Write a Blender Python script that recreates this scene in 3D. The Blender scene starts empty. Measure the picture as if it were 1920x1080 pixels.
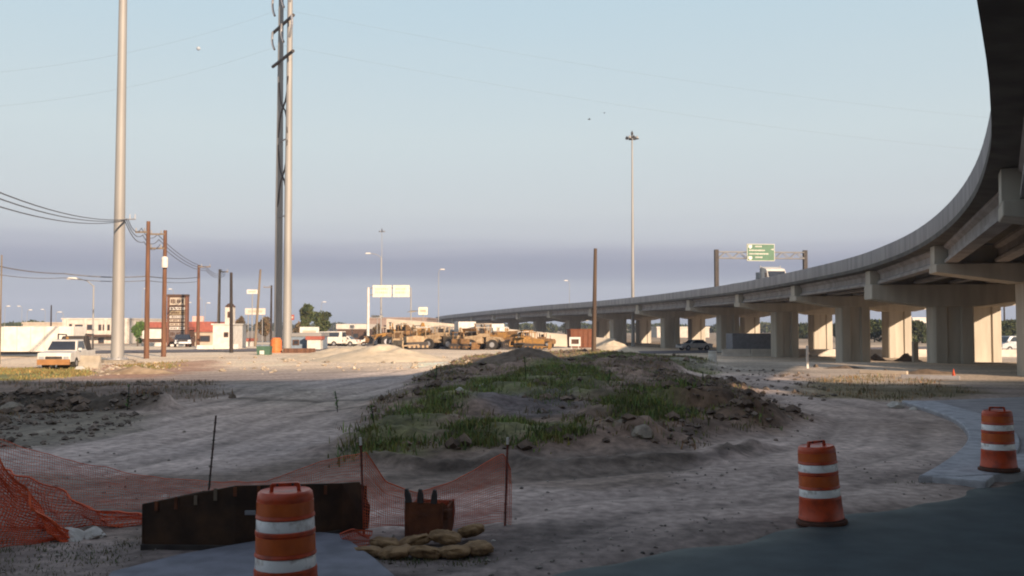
import bpy, bmesh, math, random
import numpy as np
from mathutils import Vector, Matrix
random.seed(7); rng = np.random.RandomState(7)
SC = bpy.context.scene
COL = SC.collection
PI = math.pi
# ------------------------------------------------------------------ camera, sky, sun, exposure
F = 1800.0; HOR = 610.0; CH = 2.4
PITCH = math.atan((HOR - 540) / F)
cam = bpy.data.cameras.new('camera'); camo = bpy.data.objects.new('camera', cam); COL.objects.link(camo)
camo.location = (0, 0, CH); camo.rotation_euler = (PI / 2 + PITCH, 0, 0)
cam.sensor_width = 36; cam.lens = F / 1920 * 36; cam.clip_start = 0.1; cam.clip_end = 9000
SC.camera = camo
SC.view_settings.view_transform = 'Standard'; SC.view_settings.look = 'None'
SC.view_settings.exposure = 0.95; SC.view_settings.gamma = 1; SC.view_settings.use_curve_mapping = False
SC.render.film_transparent = False
SC.cycles.filter_width = 2.0
SUN_EL = math.radians(14); SUN_AZ = math.atan2(18, -32)      # sun stands behind the camera, to the right (azimuth from +Y to +X)
SUN_STR = 4.6; SKY_STR = 1.0
def s2l(c): return tuple(((v / 255) / 12.92 if v / 255 <= .04045 else ((v / 255 + .055) / 1.055) ** 2.4) for v in c)
world = bpy.data.worlds.new('World'); SC.world = world; world.use_nodes = True
nt = world.node_tree; nt.nodes.clear()
wo = nt.nodes.new('ShaderNodeOutputWorld'); bg = nt.nodes.new('ShaderNodeBackground')
sky = nt.nodes.new('ShaderNodeTexSky'); sky.sky_type = 'NISHITA'; sky.sun_disc = False
sky.sun_elevation = SUN_EL; sky.sun_rotation = SUN_AZ; sky.dust_density = 3.0; sky.air_density = 1.2
tc = nt.nodes.new('ShaderNodeTexCoord'); sx = nt.nodes.new('ShaderNodeSeparateXYZ')
nt.links.new(tc.outputs['Generated'], sx.inputs[0])
mp = nt.nodes.new('ShaderNodeMapping'); mp.inputs['Scale'].default_value = (1.5, 1.5, 25)
nz = nt.nodes.new('ShaderNodeTexNoise'); nz.inputs['Scale'].default_value = 1.6; nz.inputs['Detail'].default_value = 4
nt.links.new(tc.outputs['Generated'], mp.inputs[0]); nt.links.new(mp.outputs[0], nz.inputs['Vector'])
m1 = nt.nodes.new('ShaderNodeMath'); m1.operation = 'MULTIPLY_ADD'; m1.inputs[1].default_value = 0.026
nt.links.new(nz.outputs[0], m1.inputs[0]); nt.links.new(sx.outputs[2], m1.inputs[2])
m2 = nt.nodes.new('ShaderNodeMath'); m2.operation = 'SUBTRACT'; m2.inputs[1].default_value = 0.013
nt.links.new(m1.outputs[0], m2.inputs[0])
ramp = nt.nodes.new('ShaderNodeValToRGB'); cr = ramp.color_ramp
stops = [(0.0, (150, 160, 175)), (0.030, (166, 172, 186)), (0.044, (170, 176, 189)), (0.052, (148, 154, 173)),
         (0.063, (147, 152, 172)), (0.074, (166, 169, 185)), (0.087, (189, 193, 202)), (0.115, (200, 206, 211)), (0.19, (203, 215, 219)),
         (0.32, (190, 211, 222)), (0.6, (168, 182, 200)), (1.0, (150, 160, 184))]
while len(cr.elements) < len(stops): cr.elements.new(0.5)
for e, (p, c) in zip(cr.elements, stops):
    e.position = p; e.color = (*s2l(c), 1)
nt.links.new(m2.outputs[0], ramp.inputs[0])
sk = nt.nodes.new('ShaderNodeVectorMath'); sk.operation = 'SCALE'; sk.inputs['Scale'].default_value = 0.08
nt.links.new(sky.outputs[0], sk.inputs[0])
sr = nt.nodes.new('ShaderNodeVectorMath'); sr.operation = 'SCALE'; sr.inputs['Scale'].default_value = 0.548
nt.links.new(ramp.outputs[0], sr.inputs[0])
mx = nt.nodes.new('ShaderNodeMix'); mx.data_type = 'RGBA'; mx.inputs['Factor'].default_value = 0.94
nt.links.new(sk.outputs[0], mx.inputs[6]); nt.links.new(sr.outputs[0], mx.inputs[7])
nt.links.new(mx.outputs[2], bg.inputs['Color']); bg.inputs['Strength'].default_value = SKY_STR
nt.links.new(bg.outputs[0], wo.inputs[0])
sund = bpy.data.lights.new('sun', 'SUN'); suno = bpy.data.objects.new('sun', sund); COL.objects.link(suno)
sund.energy = SUN_STR; sund.angle = math.radians(0.5); sund.color = (1.0, 0.77, 0.56)
SDIR = Vector((math.sin(SUN_AZ) * math.cos(SUN_EL), math.cos(SUN_AZ) * math.cos(SUN_EL), math.sin(SUN_EL)))
suno.rotation_euler = SDIR.to_track_quat('Z', 'Y').to_euler(); suno.location = (40, -40, 60)

# ------------------------------------------------------------------ helpers
def ray(px, py):
    c, s = math.cos(PITCH), math.sin(PITCH); u = -(py - 540)
    return Vector((px - 960, F * c - u * s, F * s + u * c))
def W(px, py, z=0.0):
    r = ray(px, py); t = (z - CH) / r.z
    return Vector((0, 0, CH)) + r * t
def D(px, py, d):
    r = ray(px, py); t = d / r.y
    return Vector((0, 0, CH)) + r * t
def lerp(a, b, t): return a + (b - a) * t
def sstep(a, b, x):
    t = np.clip((np.asarray(x, float) - a) / (b - a), 0, 1); return t * t * (3 - 2 * t)
def hashn(ix, iy, seed):
    n = (ix * 374761393 + iy * 668265263 + seed * 974634777) & 0x7fffffff
    n = ((n ^ (n >> 13)) * 1274126177) & 0x7fffffff
    return ((n ^ (n >> 16)) & 0xffff) / 65535.0
def vnoise(x, y, seed=0):
    x = np.asarray(x, float); y = np.asarray(y, float)
    ix = np.floor(x).astype(np.int64); iy = np.floor(y).astype(np.int64); fx = x - ix; fy = y - iy
    fx = fx * fx * (3 - 2 * fx); fy = fy * fy * (3 - 2 * fy)
    a = hashn(ix, iy, seed); b = hashn(ix + 1, iy, seed); c = hashn(ix, iy + 1, seed); d = hashn(ix + 1, iy + 1, seed)
    return (a + (b - a) * fx) * (1 - fy) + (c + (d - c) * fx) * fy
def fbm(x, y, sc, octs=4, seed=0, gain=.5):
    t = 0; amp = 1; tot = 0
    for o in range(octs):
        t = t + amp * vnoise(x / sc + 17.3 * o, y / sc - 9.1 * o, seed + o); tot += amp; amp *= gain; sc = sc / 2
    return t / tot - .5

_m = {}
def mat(name, col, rough=.8, col2=None, ns=3.0, bump=0.0, bs=20.0, metal=0.0, spec=.3, mixlo=.35, mixhi=.65, stretch=None, attr=None, detail=5):
    if name in _m: return _m[name]
    m = bpy.data.materials.new(name); m.use_nodes = True; t = m.node_tree; N = t.nodes; L = t.links
    b = N['Principled BSDF']; b.inputs['Roughness'].default_value = rough; b.inputs['Metallic'].default_value = metal
    b.inputs['Specular IOR Level'].default_value = spec
    tcn = N.new('ShaderNodeTexCoord'); vec = tcn.outputs['Object']
    if stretch:
        mm = N.new('ShaderNodeMapping'); mm.inputs['Scale'].default_value = stretch; L.new(vec, mm.inputs[0]); vec = mm.outputs[0]
    if col2 is None: col2 = tuple(c * .78 for c in col)
    n = N.new('ShaderNodeTexNoise'); n.inputs['Scale'].default_value = ns; n.inputs['Detail'].default_value = detail; L.new(vec, n.inputs['Vector'])
    r = N.new('ShaderNodeValToRGB'); r.color_ramp.elements[0].position = mixlo; r.color_ramp.elements[1].position = mixhi
    r.color_ramp.elements[0].color = (*col2, 1); r.color_ramp.elements[1].color = (*col, 1)
    L.new(n.outputs[0], r.inputs[0]); out = r.outputs[0]
    if attr:
        a = N.new('ShaderNodeAttribute'); a.attribute_name = attr
        mu = N.new('ShaderNodeMix'); mu.data_type = 'RGBA'; mu.blend_type = 'MULTIPLY'; mu.inputs['Factor'].default_value = 1
        L.new(out, mu.inputs[6]); L.new(a.outputs['Color'], mu.inputs[7]); out = mu.outputs[2]
    L.new(out, b.inputs['Base Color'])
    if bump:
        n2 = N.new('ShaderNodeTexNoise'); n2.inputs['Scale'].default_value = bs; n2.inputs['Detail'].default_value = 6; L.new(vec, n2.inputs['Vector'])
        bp = N.new('ShaderNodeBump'); bp.inputs['Strength'].default_value = bump; bp.inputs['Distance'].default_value = .02
        L.new(n2.outputs[0], bp.inputs['Height']); L.new(bp.outputs[0], b.inputs['Normal'])
    _m[name] = m; return m

class MB:
    def __init__(s): s.v = []; s.f = []
    def add(s, vs, fs):
        o = len(s.v); s.v += [tuple(v) for v in vs]; s.f += [tuple(i + o for i in f) for f in fs]; return s
    def box(s, c, d, rz=0, M=None, taper=1.0, tx=None):
        hx, hy, hz = d[0] / 2, d[1] / 2, d[2] / 2; vs = []
        for sz in (-1, 1):
            k = taper if sz > 0 else 1; kx = tx if (tx is not None and sz > 0) else k
            for a, b in ((-1, -1), (1, -1), (1, 1), (-1, 1)): vs.append(Vector((a * hx * kx, b * hy * k, sz * hz)))
        if rz: R = Matrix.Rotation(rz, 3, 'Z'); vs = [R @ v for v in vs]
        if M is not None: vs = [M @ v for v in vs]
        vs = [v + Vector(c) for v in vs]
        return s.add(vs, [(0, 3, 2, 1), (4, 5, 6, 7), (0, 1, 5, 4), (1, 2, 6, 5), (2, 3, 7, 6), (3, 0, 4, 7)])
    def tube(s, p0, p1, r0, r1=None, n=8, cap=True):
        p0 = Vector(p0); p1 = Vector(p1); r1 = r0 if r1 is None else r1
        z = (p1 - p0); 
        if z.length < 1e-6: return s
        z.normalize(); x = z.orthogonal().normalized(); y = z.cross(x); vs = []
        for p, r in ((p0, r0), (p1, r1)):
            for i in range(n): a = 2 * PI * i / n; vs.append(p + x * (r * math.cos(a)) + y * (r * math.sin(a)))
        fs = [(i, (i + 1) % n, n + (i + 1) % n, n + i) for i in range(n)]
        if cap: fs += [tuple(range(n))[::-1], tuple(range(n, 2 * n))]
        return s.add(vs, fs)
    def path(s, pts, r, n=6):
        for a, b in zip(pts[:-1], pts[1:]): s.tube(a, b, r, r, n)
        return s
    def lathe(s, prof, c=(0, 0, 0), n=24):
        vs = []; c = Vector(c)
        for r, z in prof:
            for i in range(n): a = 2 * PI * i / n; vs.append(c + Vector((r * math.cos(a), r * math.sin(a), z)))
        fs = []
        for k in range(len(prof) - 1):
            for i in range(n): j = (i + 1) % n; fs.append((k * n + i, k * n + j, (k + 1) * n + j, (k + 1) * n + i))
        fs += [tuple(range(n))[::-1], tuple(range((len(prof) - 1) * n, len(prof) * n))]
        return s.add(vs, fs)
    def prism(s, poly, lo, hi, axis='z', T=None):
        n = len(poly); vs = []
        for h in (lo, hi):
            for a, b in poly:
                v = {'z': (a, b, h), 'x': (h, a, b), 'y': (a, h, b)}[axis]
                v = Vector(v); vs.append(T @ v if T is not None else v)
        fs = [tuple(range(n))[::-1], tuple(range(n, 2 * n))] + [(i, (i + 1) % n, n + (i + 1) % n, n + i) for i in range(n)]
        return s.add(vs, fs)
    def build(s, name, m, parent=None, smooth=False, bevel=0, norm=True):
        me = bpy.data.meshes.new(name); me.from_pydata([tuple(v) for v in s.v], [], s.f); me.update()
        if norm:
            bm = bmesh.new(); bm.from_mesh(me); bmesh.ops.recalc_face_normals(bm, faces=bm.faces); bm.to_mesh(me); bm.free()
        me.materials.append(m)
        if smooth:
            for p in me.polygons: p.use_smooth = True
            try: me.set_sharp_from_angle(angle=math.radians(40))
            except Exception: pass
        o = bpy.data.objects.new(name, me); COL.objects.link(o)
        if parent is not None: o.parent = parent
        if bevel:
            b = o.modifiers.new('b', 'BEVEL'); b.width = bevel; b.segments = 2; b.limit_method = 'ANGLE'
        return o
def tag(o, label, cat, group=None):
    o['label'] = label; o['category'] = cat
    if group: o['group'] = group
    return o
def thing(name, label, cat, loc=(0, 0, 0), rz=0, group=None, tilt=None):
    o = bpy.data.objects.new(name, None); COL.objects.link(o); o.empty_display_size = .3
    o.location = loc; o.rotation_euler = (0, 0, rz) if tilt is None else (tilt[0], tilt[1], rz)
    return tag(o, label, cat, group)
def kids(o): return [c for c in bpy.data.objects if c.parent == o]
def copy_tree(o, loc, rz, label, group=None, tilt=(0, 0), scale=None):
    def cp(a, par):
        c = a.copy(); COL.objects.link(c); c.parent = par
        for k in kids(a): cp(k, c)
        return c
    c = cp(o, None); c.location = loc; c.rotation_euler = (tilt[0], tilt[1], rz); c['label'] = label
    if group: c['group'] = group
    if scale: c.scale = (scale,) * 3
    return c

# ------------------------------------------------------------------ materials
M_conc = mat('concrete', (.36, .335, .325), .9, (.25, .235, .23), ns=1.3, bump=.25, bs=9, stretch=(1, 1, .12))
M_concp = mat('pier_concrete', (.46, .42, .355), .9, (.37, .335, .28), ns=1.8, bump=.25, bs=9, stretch=(1, 1, .15))
M_concd = mat('girder_concrete', (.34, .315, .305), .9, (.24, .22, .21), ns=1.1, bump=.2, bs=7, stretch=(1, 1, .15))
M_soffit_shade = mat('shaded_soffit_concrete', (.13, .12, .105), .9, (.085, .078, .07), ns=1.1, bump=.2, bs=7, stretch=(1, 1, .15))  # deck concrete darkened to paint in the shade under the bridge
M_slab = mat('fresh_slab_concrete', (.19, .195, .225), .85, (.13, .135, .155), ns=3.5, bump=.4, bs=40)
M_kerb = mat('kerb_concrete', (.46, .47, .50), .85, (.30, .305, .33), ns=4.5, bump=.5, bs=30)
M_pave = mat('pavement_concrete', (.33, .32, .33), .9, (.24, .23, .24), ns=1.6, bump=.3, bs=25)
M_galv = mat('galvanised_steel', (.29, .28, .265), .6, (.235, .225, .215), ns=.8, metal=.15, spec=.4, stretch=(1, 1, .2))
M_galvd = mat('weathered_steel_grey', (.33, .33, .34), .5, (.24, .24, .26), ns=1, metal=.3)
M_wood = mat('pole_wood', (.17, .085, .05), .9, (.09, .045, .028), ns=6, bump=.5, bs=30, stretch=(1, 1, .08))
M_woodd = mat('tarred_wood', (.045, .035, .03), .9, (.025, .02, .018), ns=6, bump=.4, bs=30, stretch=(1, 1, .08))
M_woodp = mat('pale_wood', (.22, .17, .12), .9, (.13, .10, .07), ns=6, bump=.4, bs=30, stretch=(1, 1, .08))
M_wire = mat('wire_metal', (.12, .12, .13), .6)
M_white = mat('white_paint', (.64, .61, .56), .6, (.52, .49, .44), ns=2)
M_stucco = mat('white_stucco', (.56, .51, .45), .9, (.44, .40, .35), ns=1.2)
M_cream = mat('cream_stucco', (.46, .39, .31), .9, (.36, .30, .24), ns=1.2)
M_redroof = mat('red_roof_tile', (.33, .10, .07), .8, (.24, .07, .05), ns=3, bump=.3)
M_brown = mat('dark_brown_trim', (.09, .05, .035), .8)
M_glass = mat('dark_glass', (.03, .035, .045), .12, spec=.7)
M_black = mat('black_rubber', (.025, .023, .022), .85, (.04, .035, .03), ns=8)
M_yel = mat('machine_yellow', (.34, .175, .04), .7, (.20, .11, .04), ns=2.5)
M_yeld = mat('faded_ochre_paint', (.26, .145, .06), .75, (.14, .08, .04), ns=2.5)
M_dark = mat('greasy_dark_steel', (.06, .05, .045), .7, (.035, .03, .028), ns=4)
M_rust = mat('rusty_plate_steel', (.070, .036, .018), .8, (.032, .018, .011), ns=3.5, bump=.35, bs=14)
M_rust2 = mat('orange_rust_steel', (.17, .055, .022), .8, (.09, .033, .015), ns=5, bump=.4, bs=20)
M_orange = mat('barrel_orange_plastic', (.50, .062, .014), .42, (.24, .034, .012), ns=7, spec=.45, mixlo=.30, mixhi=.55, bump=.15, bs=12)
M_oref = mat('orange_reflective_sheet', (.60, .125, .022), .26, (.48, .095, .02), ns=9, spec=.7)
M_wref = mat('white_reflective_sheet', (.80, .80, .79), .26, (.40, .37, .34), ns=11, spec=.7, mixlo=.28, mixhi=.47)
M_net = mat('orange_net_plastic', (.72, .13, .04), .6, (.55, .085, .03), ns=3)
M_stake = mat('rusty_red_stake_paint', (.22, .055, .035), .7, (.10, .035, .025), ns=12)
M_stakeg = mat('dull_green_steel', (.05, .06, .05), .7, (.08, .04, .03), ns=10)
M_sand = mat('tan_burlap', (.33, .215, .11), .95, (.16, .10, .05), ns=9, bump=.6, bs=45)
M_green = mat('sign_green', (.045, .14, .075), .5, (.035, .11, .06))
M_blue = mat('grey_blue_paint', (.20, .25, .31), .6)
M_silver = mat('silver_paint', (.42, .43, .45), .35, metal=.3)
M_darkcar = mat('dark_car_paint', (.04, .04, .05), .25, spec=.6)
M_leaf = mat('leaf_green', (.055, .068, .026), .8, (.03, .042, .016), ns=1.2, attr='tint')
M_bark = mat('bark', (.09, .07, .05), .95)
M_grass = mat('grass_blades', (.125, .18, .052), .8, (.09, .13, .04), ns=.8, attr='tint')
M_rock = mat('limestone', (.30, .255, .20), .95, (.19, .16, .125), ns=5, bump=.6, bs=20)
M_cali = mat('pale_caliche_dirt', (.62, .51, .37), .95, (.50, .41, .29), ns=2, bump=.6, bs=6)
M_earth = mat('brown_earth', (.17, .125, .09), .95, (.10, .073, .052), ns=3, bump=.8, bs=10)

# ------------------------------------------------------------------ ground
def gbase(x, y):
    right = sstep(60, 84, y) * sstep(6, 16, x)
    left = sstep(100, 160, y)
    return -0.9 * np.maximum(right, left)
def poly_world(pts, z=0.0): return [(W(px, py, z).x, W(px, py, z).y) for px, py in pts]
def pmask(x, y, pts, soft, nseed, namp=1.0, nsc=1.5, world=False):
    P = pts if world else poly_world(pts); d2 = np.full(x.shape, 1e9); ins = np.zeros(x.shape, bool); n = len(P)
    for i in range(n):
        ax, ay = P[i]; bx, by = P[(i + 1) % n]; ex, ey = bx - ax, by - ay
        t = np.clip(((x - ax) * ex + (y - ay) * ey) / (ex * ex + ey * ey), 0, 1)
        d2 = np.minimum(d2, (x - ax - t * ex) ** 2 + (y - ay - t * ey) ** 2)
        c = ((ay > y) != (by > y)) & (x < ex * (y - ay) / ((ey if ey else 1e-9)) + ax); ins ^= c
    sd = np.where(ins, 1, -1) * np.sqrt(d2) + namp * 2 * fbm(x, y, nsc, 4, nseed)
    return sstep(-soft, soft, sd)
def pdist(x, y, P):
    d2 = np.full(x.shape, 1e9)
    for (ax, ay), (bx, by) in zip(P[:-1], P[1:]):
        ex, ey = bx - ax, by - ay; t = np.clip(((x - ax) * ex + (y - ay) * ey) / (ex * ex + ey * ey), 0, 1)
        d2 = np.minimum(d2, (x - ax - t * ex) ** 2 + (y - ay - t * ey) ** 2)
    return np.sqrt(d2)
MOUND = [(640, 850), (760, 866), (900, 862), (1100, 860), (1290, 850), (1440, 818), (1500, 795), (1470, 775), (1400, 752), (1365, 722), (1250, 705),
         (1330, 680), (1200, 662), (1010, 662), (880, 672), (820, 700), (740, 740), (690, 790)]
KNOBS = [  # px, py of the foot, radius, height above ground: humps that sit on the mound
    (1430, 800, .8, .28), (1395, 805, .7, .25), (1120, 760, 2.0, .35), (1000, 755, 2.4, .35), (880, 780, 1.8, .25),
    (1180, 800, 1.1, .25), (780, 820, 1.4, .2), (1060, 710, 3.5, .35), (1180, 700, 3.5, .45), (960, 705, 3.5, .25), (1280, 690, 3.6, .25), (700, 838, .9, .16), (1200, 838, .7, .25)]
BLOCK = [(3.75, 24.3), (4.6, 23.9), (5.45, 23.7), (5.75, 24.6), (5.3, 25.9), (4.4, 26.2), (3.8, 25.5)]
ROADP = [W(1050, 1080), W(1920, 905)]
rd = Vector((ROADP[1].x - ROADP[0].x, ROADP[1].y - ROADP[0].y)).normalized(); rn = Vector((-rd.y, rd.x))
def road_sd(x, y): return (x - ROADP[0].x) * rn.x + (y - ROADP[0].y) * rn.y    # >0 on the dirt side
KERB = [(1722, 903), (1762, 880), (1792, 858), (1812, 835), (1812, 815), (1790, 793), (1750, 776), (1690, 757)]
KW = poly_world(KERB)
PAVE = KW + [(16.5, 31.5), (60, 34), (60, 24), (KW[0][0] + 14, KW[0][1] + 9.5)]
TR1 = poly_world([(-300, 905), (40, 868), (330, 808), (540, 752), (780, 705), (900, 682)])
TR2 = poly_world([(620, 1000), (1000, 915), (1350, 890), (1620, 835), (1650, 790), (1560, 762), (1400, 722), (1250, 690)])
FR_A, FR_B = Vector((-75, 66)), Vector((-18, 98))             # centre line of the frontage road on the left
def hmap(x, y):
    x = np.asarray(x, float); y = np.asarray(y, float)
    g = gbase(x, y)
    near = 1 - sstep(120, 300, y)
    m = pmask(x, y, MOUND, 1.1, 11, .8, 2.2)
    lump = fbm(x, y, 3.2, 5, 21, .6)
    h = m * (.24 + .48 * lump + .16 * np.abs(fbm(x, y, .9, 3, 5)))
    for i, (px, py, r, a) in enumerate(KNOBS):
        c = W(px, py); dd = np.sqrt((x - c.x) ** 2 + (y - c.y) ** 2) / r + .9 * fbm(x, y, .8, 4, 40 + i)
        h = h + a * (1 - sstep(.35, 1.05, dd))
    blk = pmask(x, y, BLOCK, .2, 55, .38, .6, True); h = h + blk * (.40 + .22 * fbm(x, y, .9, 4, 56)); h = h + .24 * pmask(x, y, BLOCK, 1.1, 57, .4, 1.0, True)
    rg = (.5 - np.abs(fbm(x, y, .8, 4, 81, .65))) ; h = h + m * (.30 * (rg - .42)) + m * .05 * fbm(x, y, .22, 2, 83)
    for pl_, w_ in (([(690, 870), (830, 878), (960, 871), (1010, 878)], .5), ([(1080, 874), (1200, 868), (1330, 862), (1420, 838)], .6), ([(740, 838), (860, 842), (1000, 836), (1120, 842)], .5)):
        dd = pdist(x, y, poly_world(pl_)); k = np.clip(1 - dd / w_ + 1.3 * fbm(x, y, .8, 4, 29), 0, 1); h = h + .15 * k * k
    # rubble ridge on the left
    rp = poly_world([(-400, 762), (0, 760), (60, 766), (140, 757), (200, 764), (300, 768)])
    dd = pdist(x, y, rp); k = np.clip(1 - dd / .9 + 1.1 * fbm(x, y, 1.2, 4, 9), 0, 1); h = h + .42 * k * k
    rp = poly_world([(-400, 745), (100, 735), (420, 728), (560, 742)])
    dd = pdist(x, y, rp); k = np.clip(1 - dd / 2.2 + 1.2 * fbm(x, y, 1.6, 4, 19), 0, 1); h = h + .16 * k
    h = h + .10 * fbm(x, y, 6, 3, 2) * near + .035 * fbm(x, y, 1.1, 3, 3) * near * (1 - sstep(60, 100, y)) + .012 * fbm(x, y, .3, 2, 4) * (1 - sstep(25, 45, y))
    for P, w in ((TR1, .95), (TR2, .9)):
        dd = pdist(x, y, P); h = h - .045 * np.exp(-((dd - w) / .22) ** 2) * (1 - m) - .02 * np.exp(-((dd - w - 1.3) / .2) ** 2) * (1 - m)
    # flatten beside and under the hard surfaces
    sd = road_sd(x, y); h = h * sstep(.1, 1.6, sd) - .05 * (1 - sstep(-.1, .5, sd))
    pv = pmask(x, y, PAVE, .15, 1, 0, 1, True); h = h * (1 - sstep(0, .5, pmask(x, y, PAVE, .9, 1, 0, 1, True))) - .03 * pv
    e = (FR_B - FR_A).normalized(); q = np.abs(-(x - FR_A.x) * e.y + (y - FR_A.y) * e.x)
    h = h * sstep(5.5, 8, q) - .04 * (1 - sstep(5.0, 6.0, q))
    return g + h
def H(x, y): return float(hmap(np.array([x]), np.array([y]))[0])
def axis(dense0, dense1, step, grow, limit, grow2=1.08, knee=60):
    a = list(np.arange(dense0, dense1 + 1e-6, step)); s = step; v = dense1
    while v < limit: s *= grow if v < knee else grow2; v += s; a.append(v)
    s = step; v = dense0; b = []
    while v > -limit: s *= grow if v > -knee else grow2; v -= s; b.append(v)
    return np.array(b[::-1] + a)
xs = axis(-11, 13, .10, 1.018, 1480)
ys = [6.0]
while ys[-1] < 1480: ys.append(ys[-1] + (max(.085, .0085 * ys[-1]) if ys[-1] < 130 else .06 * ys[-1]))
yb = [6.0]; s_ = .3
while yb[-1] > -1400: s_ *= 1.25; yb.append(yb[-1] - s_)
ys = np.array(yb[:0:-1] + ys)
GX, GY = np.meshgrid(xs, ys); gx = GX.ravel(); gy = GY.ravel(); gz = hmap(gx, gy)
nx, ny = len(xs), len(ys)
me = bpy.data.meshes.new('ground')
me.vertices.add(nx * ny); me.vertices.foreach_set('co', np.column_stack([gx, gy, gz]).ravel())
ii, jj = np.meshgrid(np.arange(nx - 1), np.arange(ny - 1)); a = (jj * nx + ii).ravel()
q = np.column_stack([a, a + 1, a + nx + 1, a + nx]).astype(np.int32)
me.loops.add(q.size); me.polygons.add(len(q)); me.loops.foreach_set('vertex_index', q.ravel())
me.polygons.foreach_set('loop_start', np.arange(0, q.size, 4, dtype=np.int32)); me.update(calc_edges=True)
me.polygons.foreach_set('use_smooth', np.ones(len(q), bool))
# ground colours per vertex, ragged borders; sunlit and shaded zones painted in too
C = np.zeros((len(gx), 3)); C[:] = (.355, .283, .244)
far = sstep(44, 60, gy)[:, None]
C = C * (1 - far) + np.array((.82, .64, .46)) * far  # sunlit caliche painted paler than the shaded near ground
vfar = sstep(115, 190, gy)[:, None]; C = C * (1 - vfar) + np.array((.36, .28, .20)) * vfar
def paint(mask, col, k=1.0):
    global C
    w = (mask * k)[:, None]; C = C * (1 - w) + np.array(col) * w
P = lambda pts, soft, seed, amp=.8, nsc=1.5: pmask(gx, gy, pts, soft, seed, amp, nsc)
BROWN = (.19, .13, .095); DARKB = (.12, .088, .064); GSOIL = (.13, .13, .055); GRAV = (.15, .12, .105)
paint(P([(-600, 712), (400, 716), (430, 740), (300, 768), (-600, 790)], 1.2, 3, 1.8), BROWN, .8)
paint(P([(-600, 755), (250, 768), (280, 780), (230, 808), (100, 838), (-600, 850)], .6, 4, .9), (.16, .135, .10), .9)
paint(P([(450, 715), (700, 728), (720, 760), (690, 800), (560, 760), (450, 750)], 1.6, 6, 2.0), (.25, .205, .165), .8)
paint(P([(-300, 895), (420, 885), (600, 860), (700, 850), (980, 868), (1270, 862), (1240, 905), (960, 912), (700, 925), (650, 1000), (200, 1015), (-300, 1035)], .5, 7, .9), (.185, .14, .11), .85)
paint(P([(-400, 1015), (230, 1018), (600, 1000), (900, 975), (1250, 985), (1500, 968), (1700, 955), (1700, 1300), (-400, 1300)], .45, 8, .7), GRAV, .85)
paint(P([(700, 845), (1280, 850), (1260, 880), (900, 900), (720, 885)], .5, 9, .7), (.15, .118, .095), .75)
paint(P(MOUND, .7, 11, .8, 2.2), BROWN, .95)
paint(P([(1240, 705), (1400, 720), (1500, 790), (1440, 815), (1230, 800)], .8, 12, .9), (.155, .100, .062), .8)
GR = [[(625, 852), (690, 808), (760, 775), (830, 735), (900, 715), (960, 705), (1010, 722), (950, 752), (870, 770), (830, 805), (760, 840)],
      [(900, 700), (1060, 688), (1150, 700), (1130, 738), (1000, 748), (920, 738)],
      [(1130, 745), (1210, 728), (1300, 745), (1290, 778), (1200, 785), (1150, 775)],
      [(860, 805), (960, 795), (1080, 800), (1085, 822), (960, 832), (870, 832)],
      [(1060, 672), (1150, 655), (1320, 668), (1340, 690), (1200, 684), (1100, 690)]]
GRW = [poly_world(g_, z_) for g_, z_ in zip(GR, (.22, .4, .42, .25, .3))]
for i, g_ in enumerate(GRW): paint(pmask(gx, gy, g_, .5, 30 + i, .8, 1.5, True), GSOIL, .85)
paint(P([(1500, 742), (1512, 712), (1600, 702), (1720, 705), (1860, 738), (1700, 752)], .8, 14, .9), (.17, .135, .07), .9)
paint(P([(-500, 690), (150, 690), (170, 703), (60, 712), (-500, 716)], 1.0, 15, 1.0), (.20, .20, .07), .9)
paint(P([(160, 686), (330, 678), (400, 674), (400, 690), (300, 708), (170, 710)], 1.0, 16, 1.4), (.42, .24, .16), .85)
paint(P([(1200, 690), (1500, 700), (1560, 690), (1700, 688), (1700, 676), (1200, 672)], 1.5, 17, 1.5), (.22, .19, .155), .8)
paint(P([(1560, 716), (1660, 722), (1960, 722), (1960, 640), (1300, 640), (1380, 668), (1500, 690)], 2.0, 18, 2.0), (.58, .47, .36), .85)  # pale patch paints sunlight onto the ground around the piers
paint(P([(-600, 752), (270, 757), (295, 770), (-600, 778)], .35, 19, .7), (.075, .06, .045), .85)
for pl_, w_ in (([(690, 872), (830, 880), (960, 873), (1010, 880)], .22), ([(1080, 876), (1200, 870), (1330, 864), (1420, 840)], .25), ([(450, 748), (600, 752), (720, 748)], .5), ([(560, 775), (640, 768), (700, 772)], .3)):
    dd = pdist(gx, gy, poly_world(pl_)) + .5 * fbm(gx, gy, .7, 4, 31); paint(1 - sstep(0, w_, dd), (.09, .07, .055), .8)
paint(P([(930, 765), (1090, 760), (1110, 790), (1080, 808), (930, 800), (880, 785)], .5, 20, .8), (.105, .088, .085), .85)
v = fbm(gx, gy, 7, 4, 61) * .55 + fbm(gx, gy, 1.4, 4, 62) * .45 + fbm(gx, gy, .35, 3, 63) * .35
C *= (1 + .5 * v)[:, None]; mm_ = pmask(gx, gy, MOUND, .7, 11, .8, 2.2); vv = fbm(gx, gy, .9, 5, 66, .7); C *= (1 + mm_ * np.clip(2.2 * vv, -.6, .9))[:, None]
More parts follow.
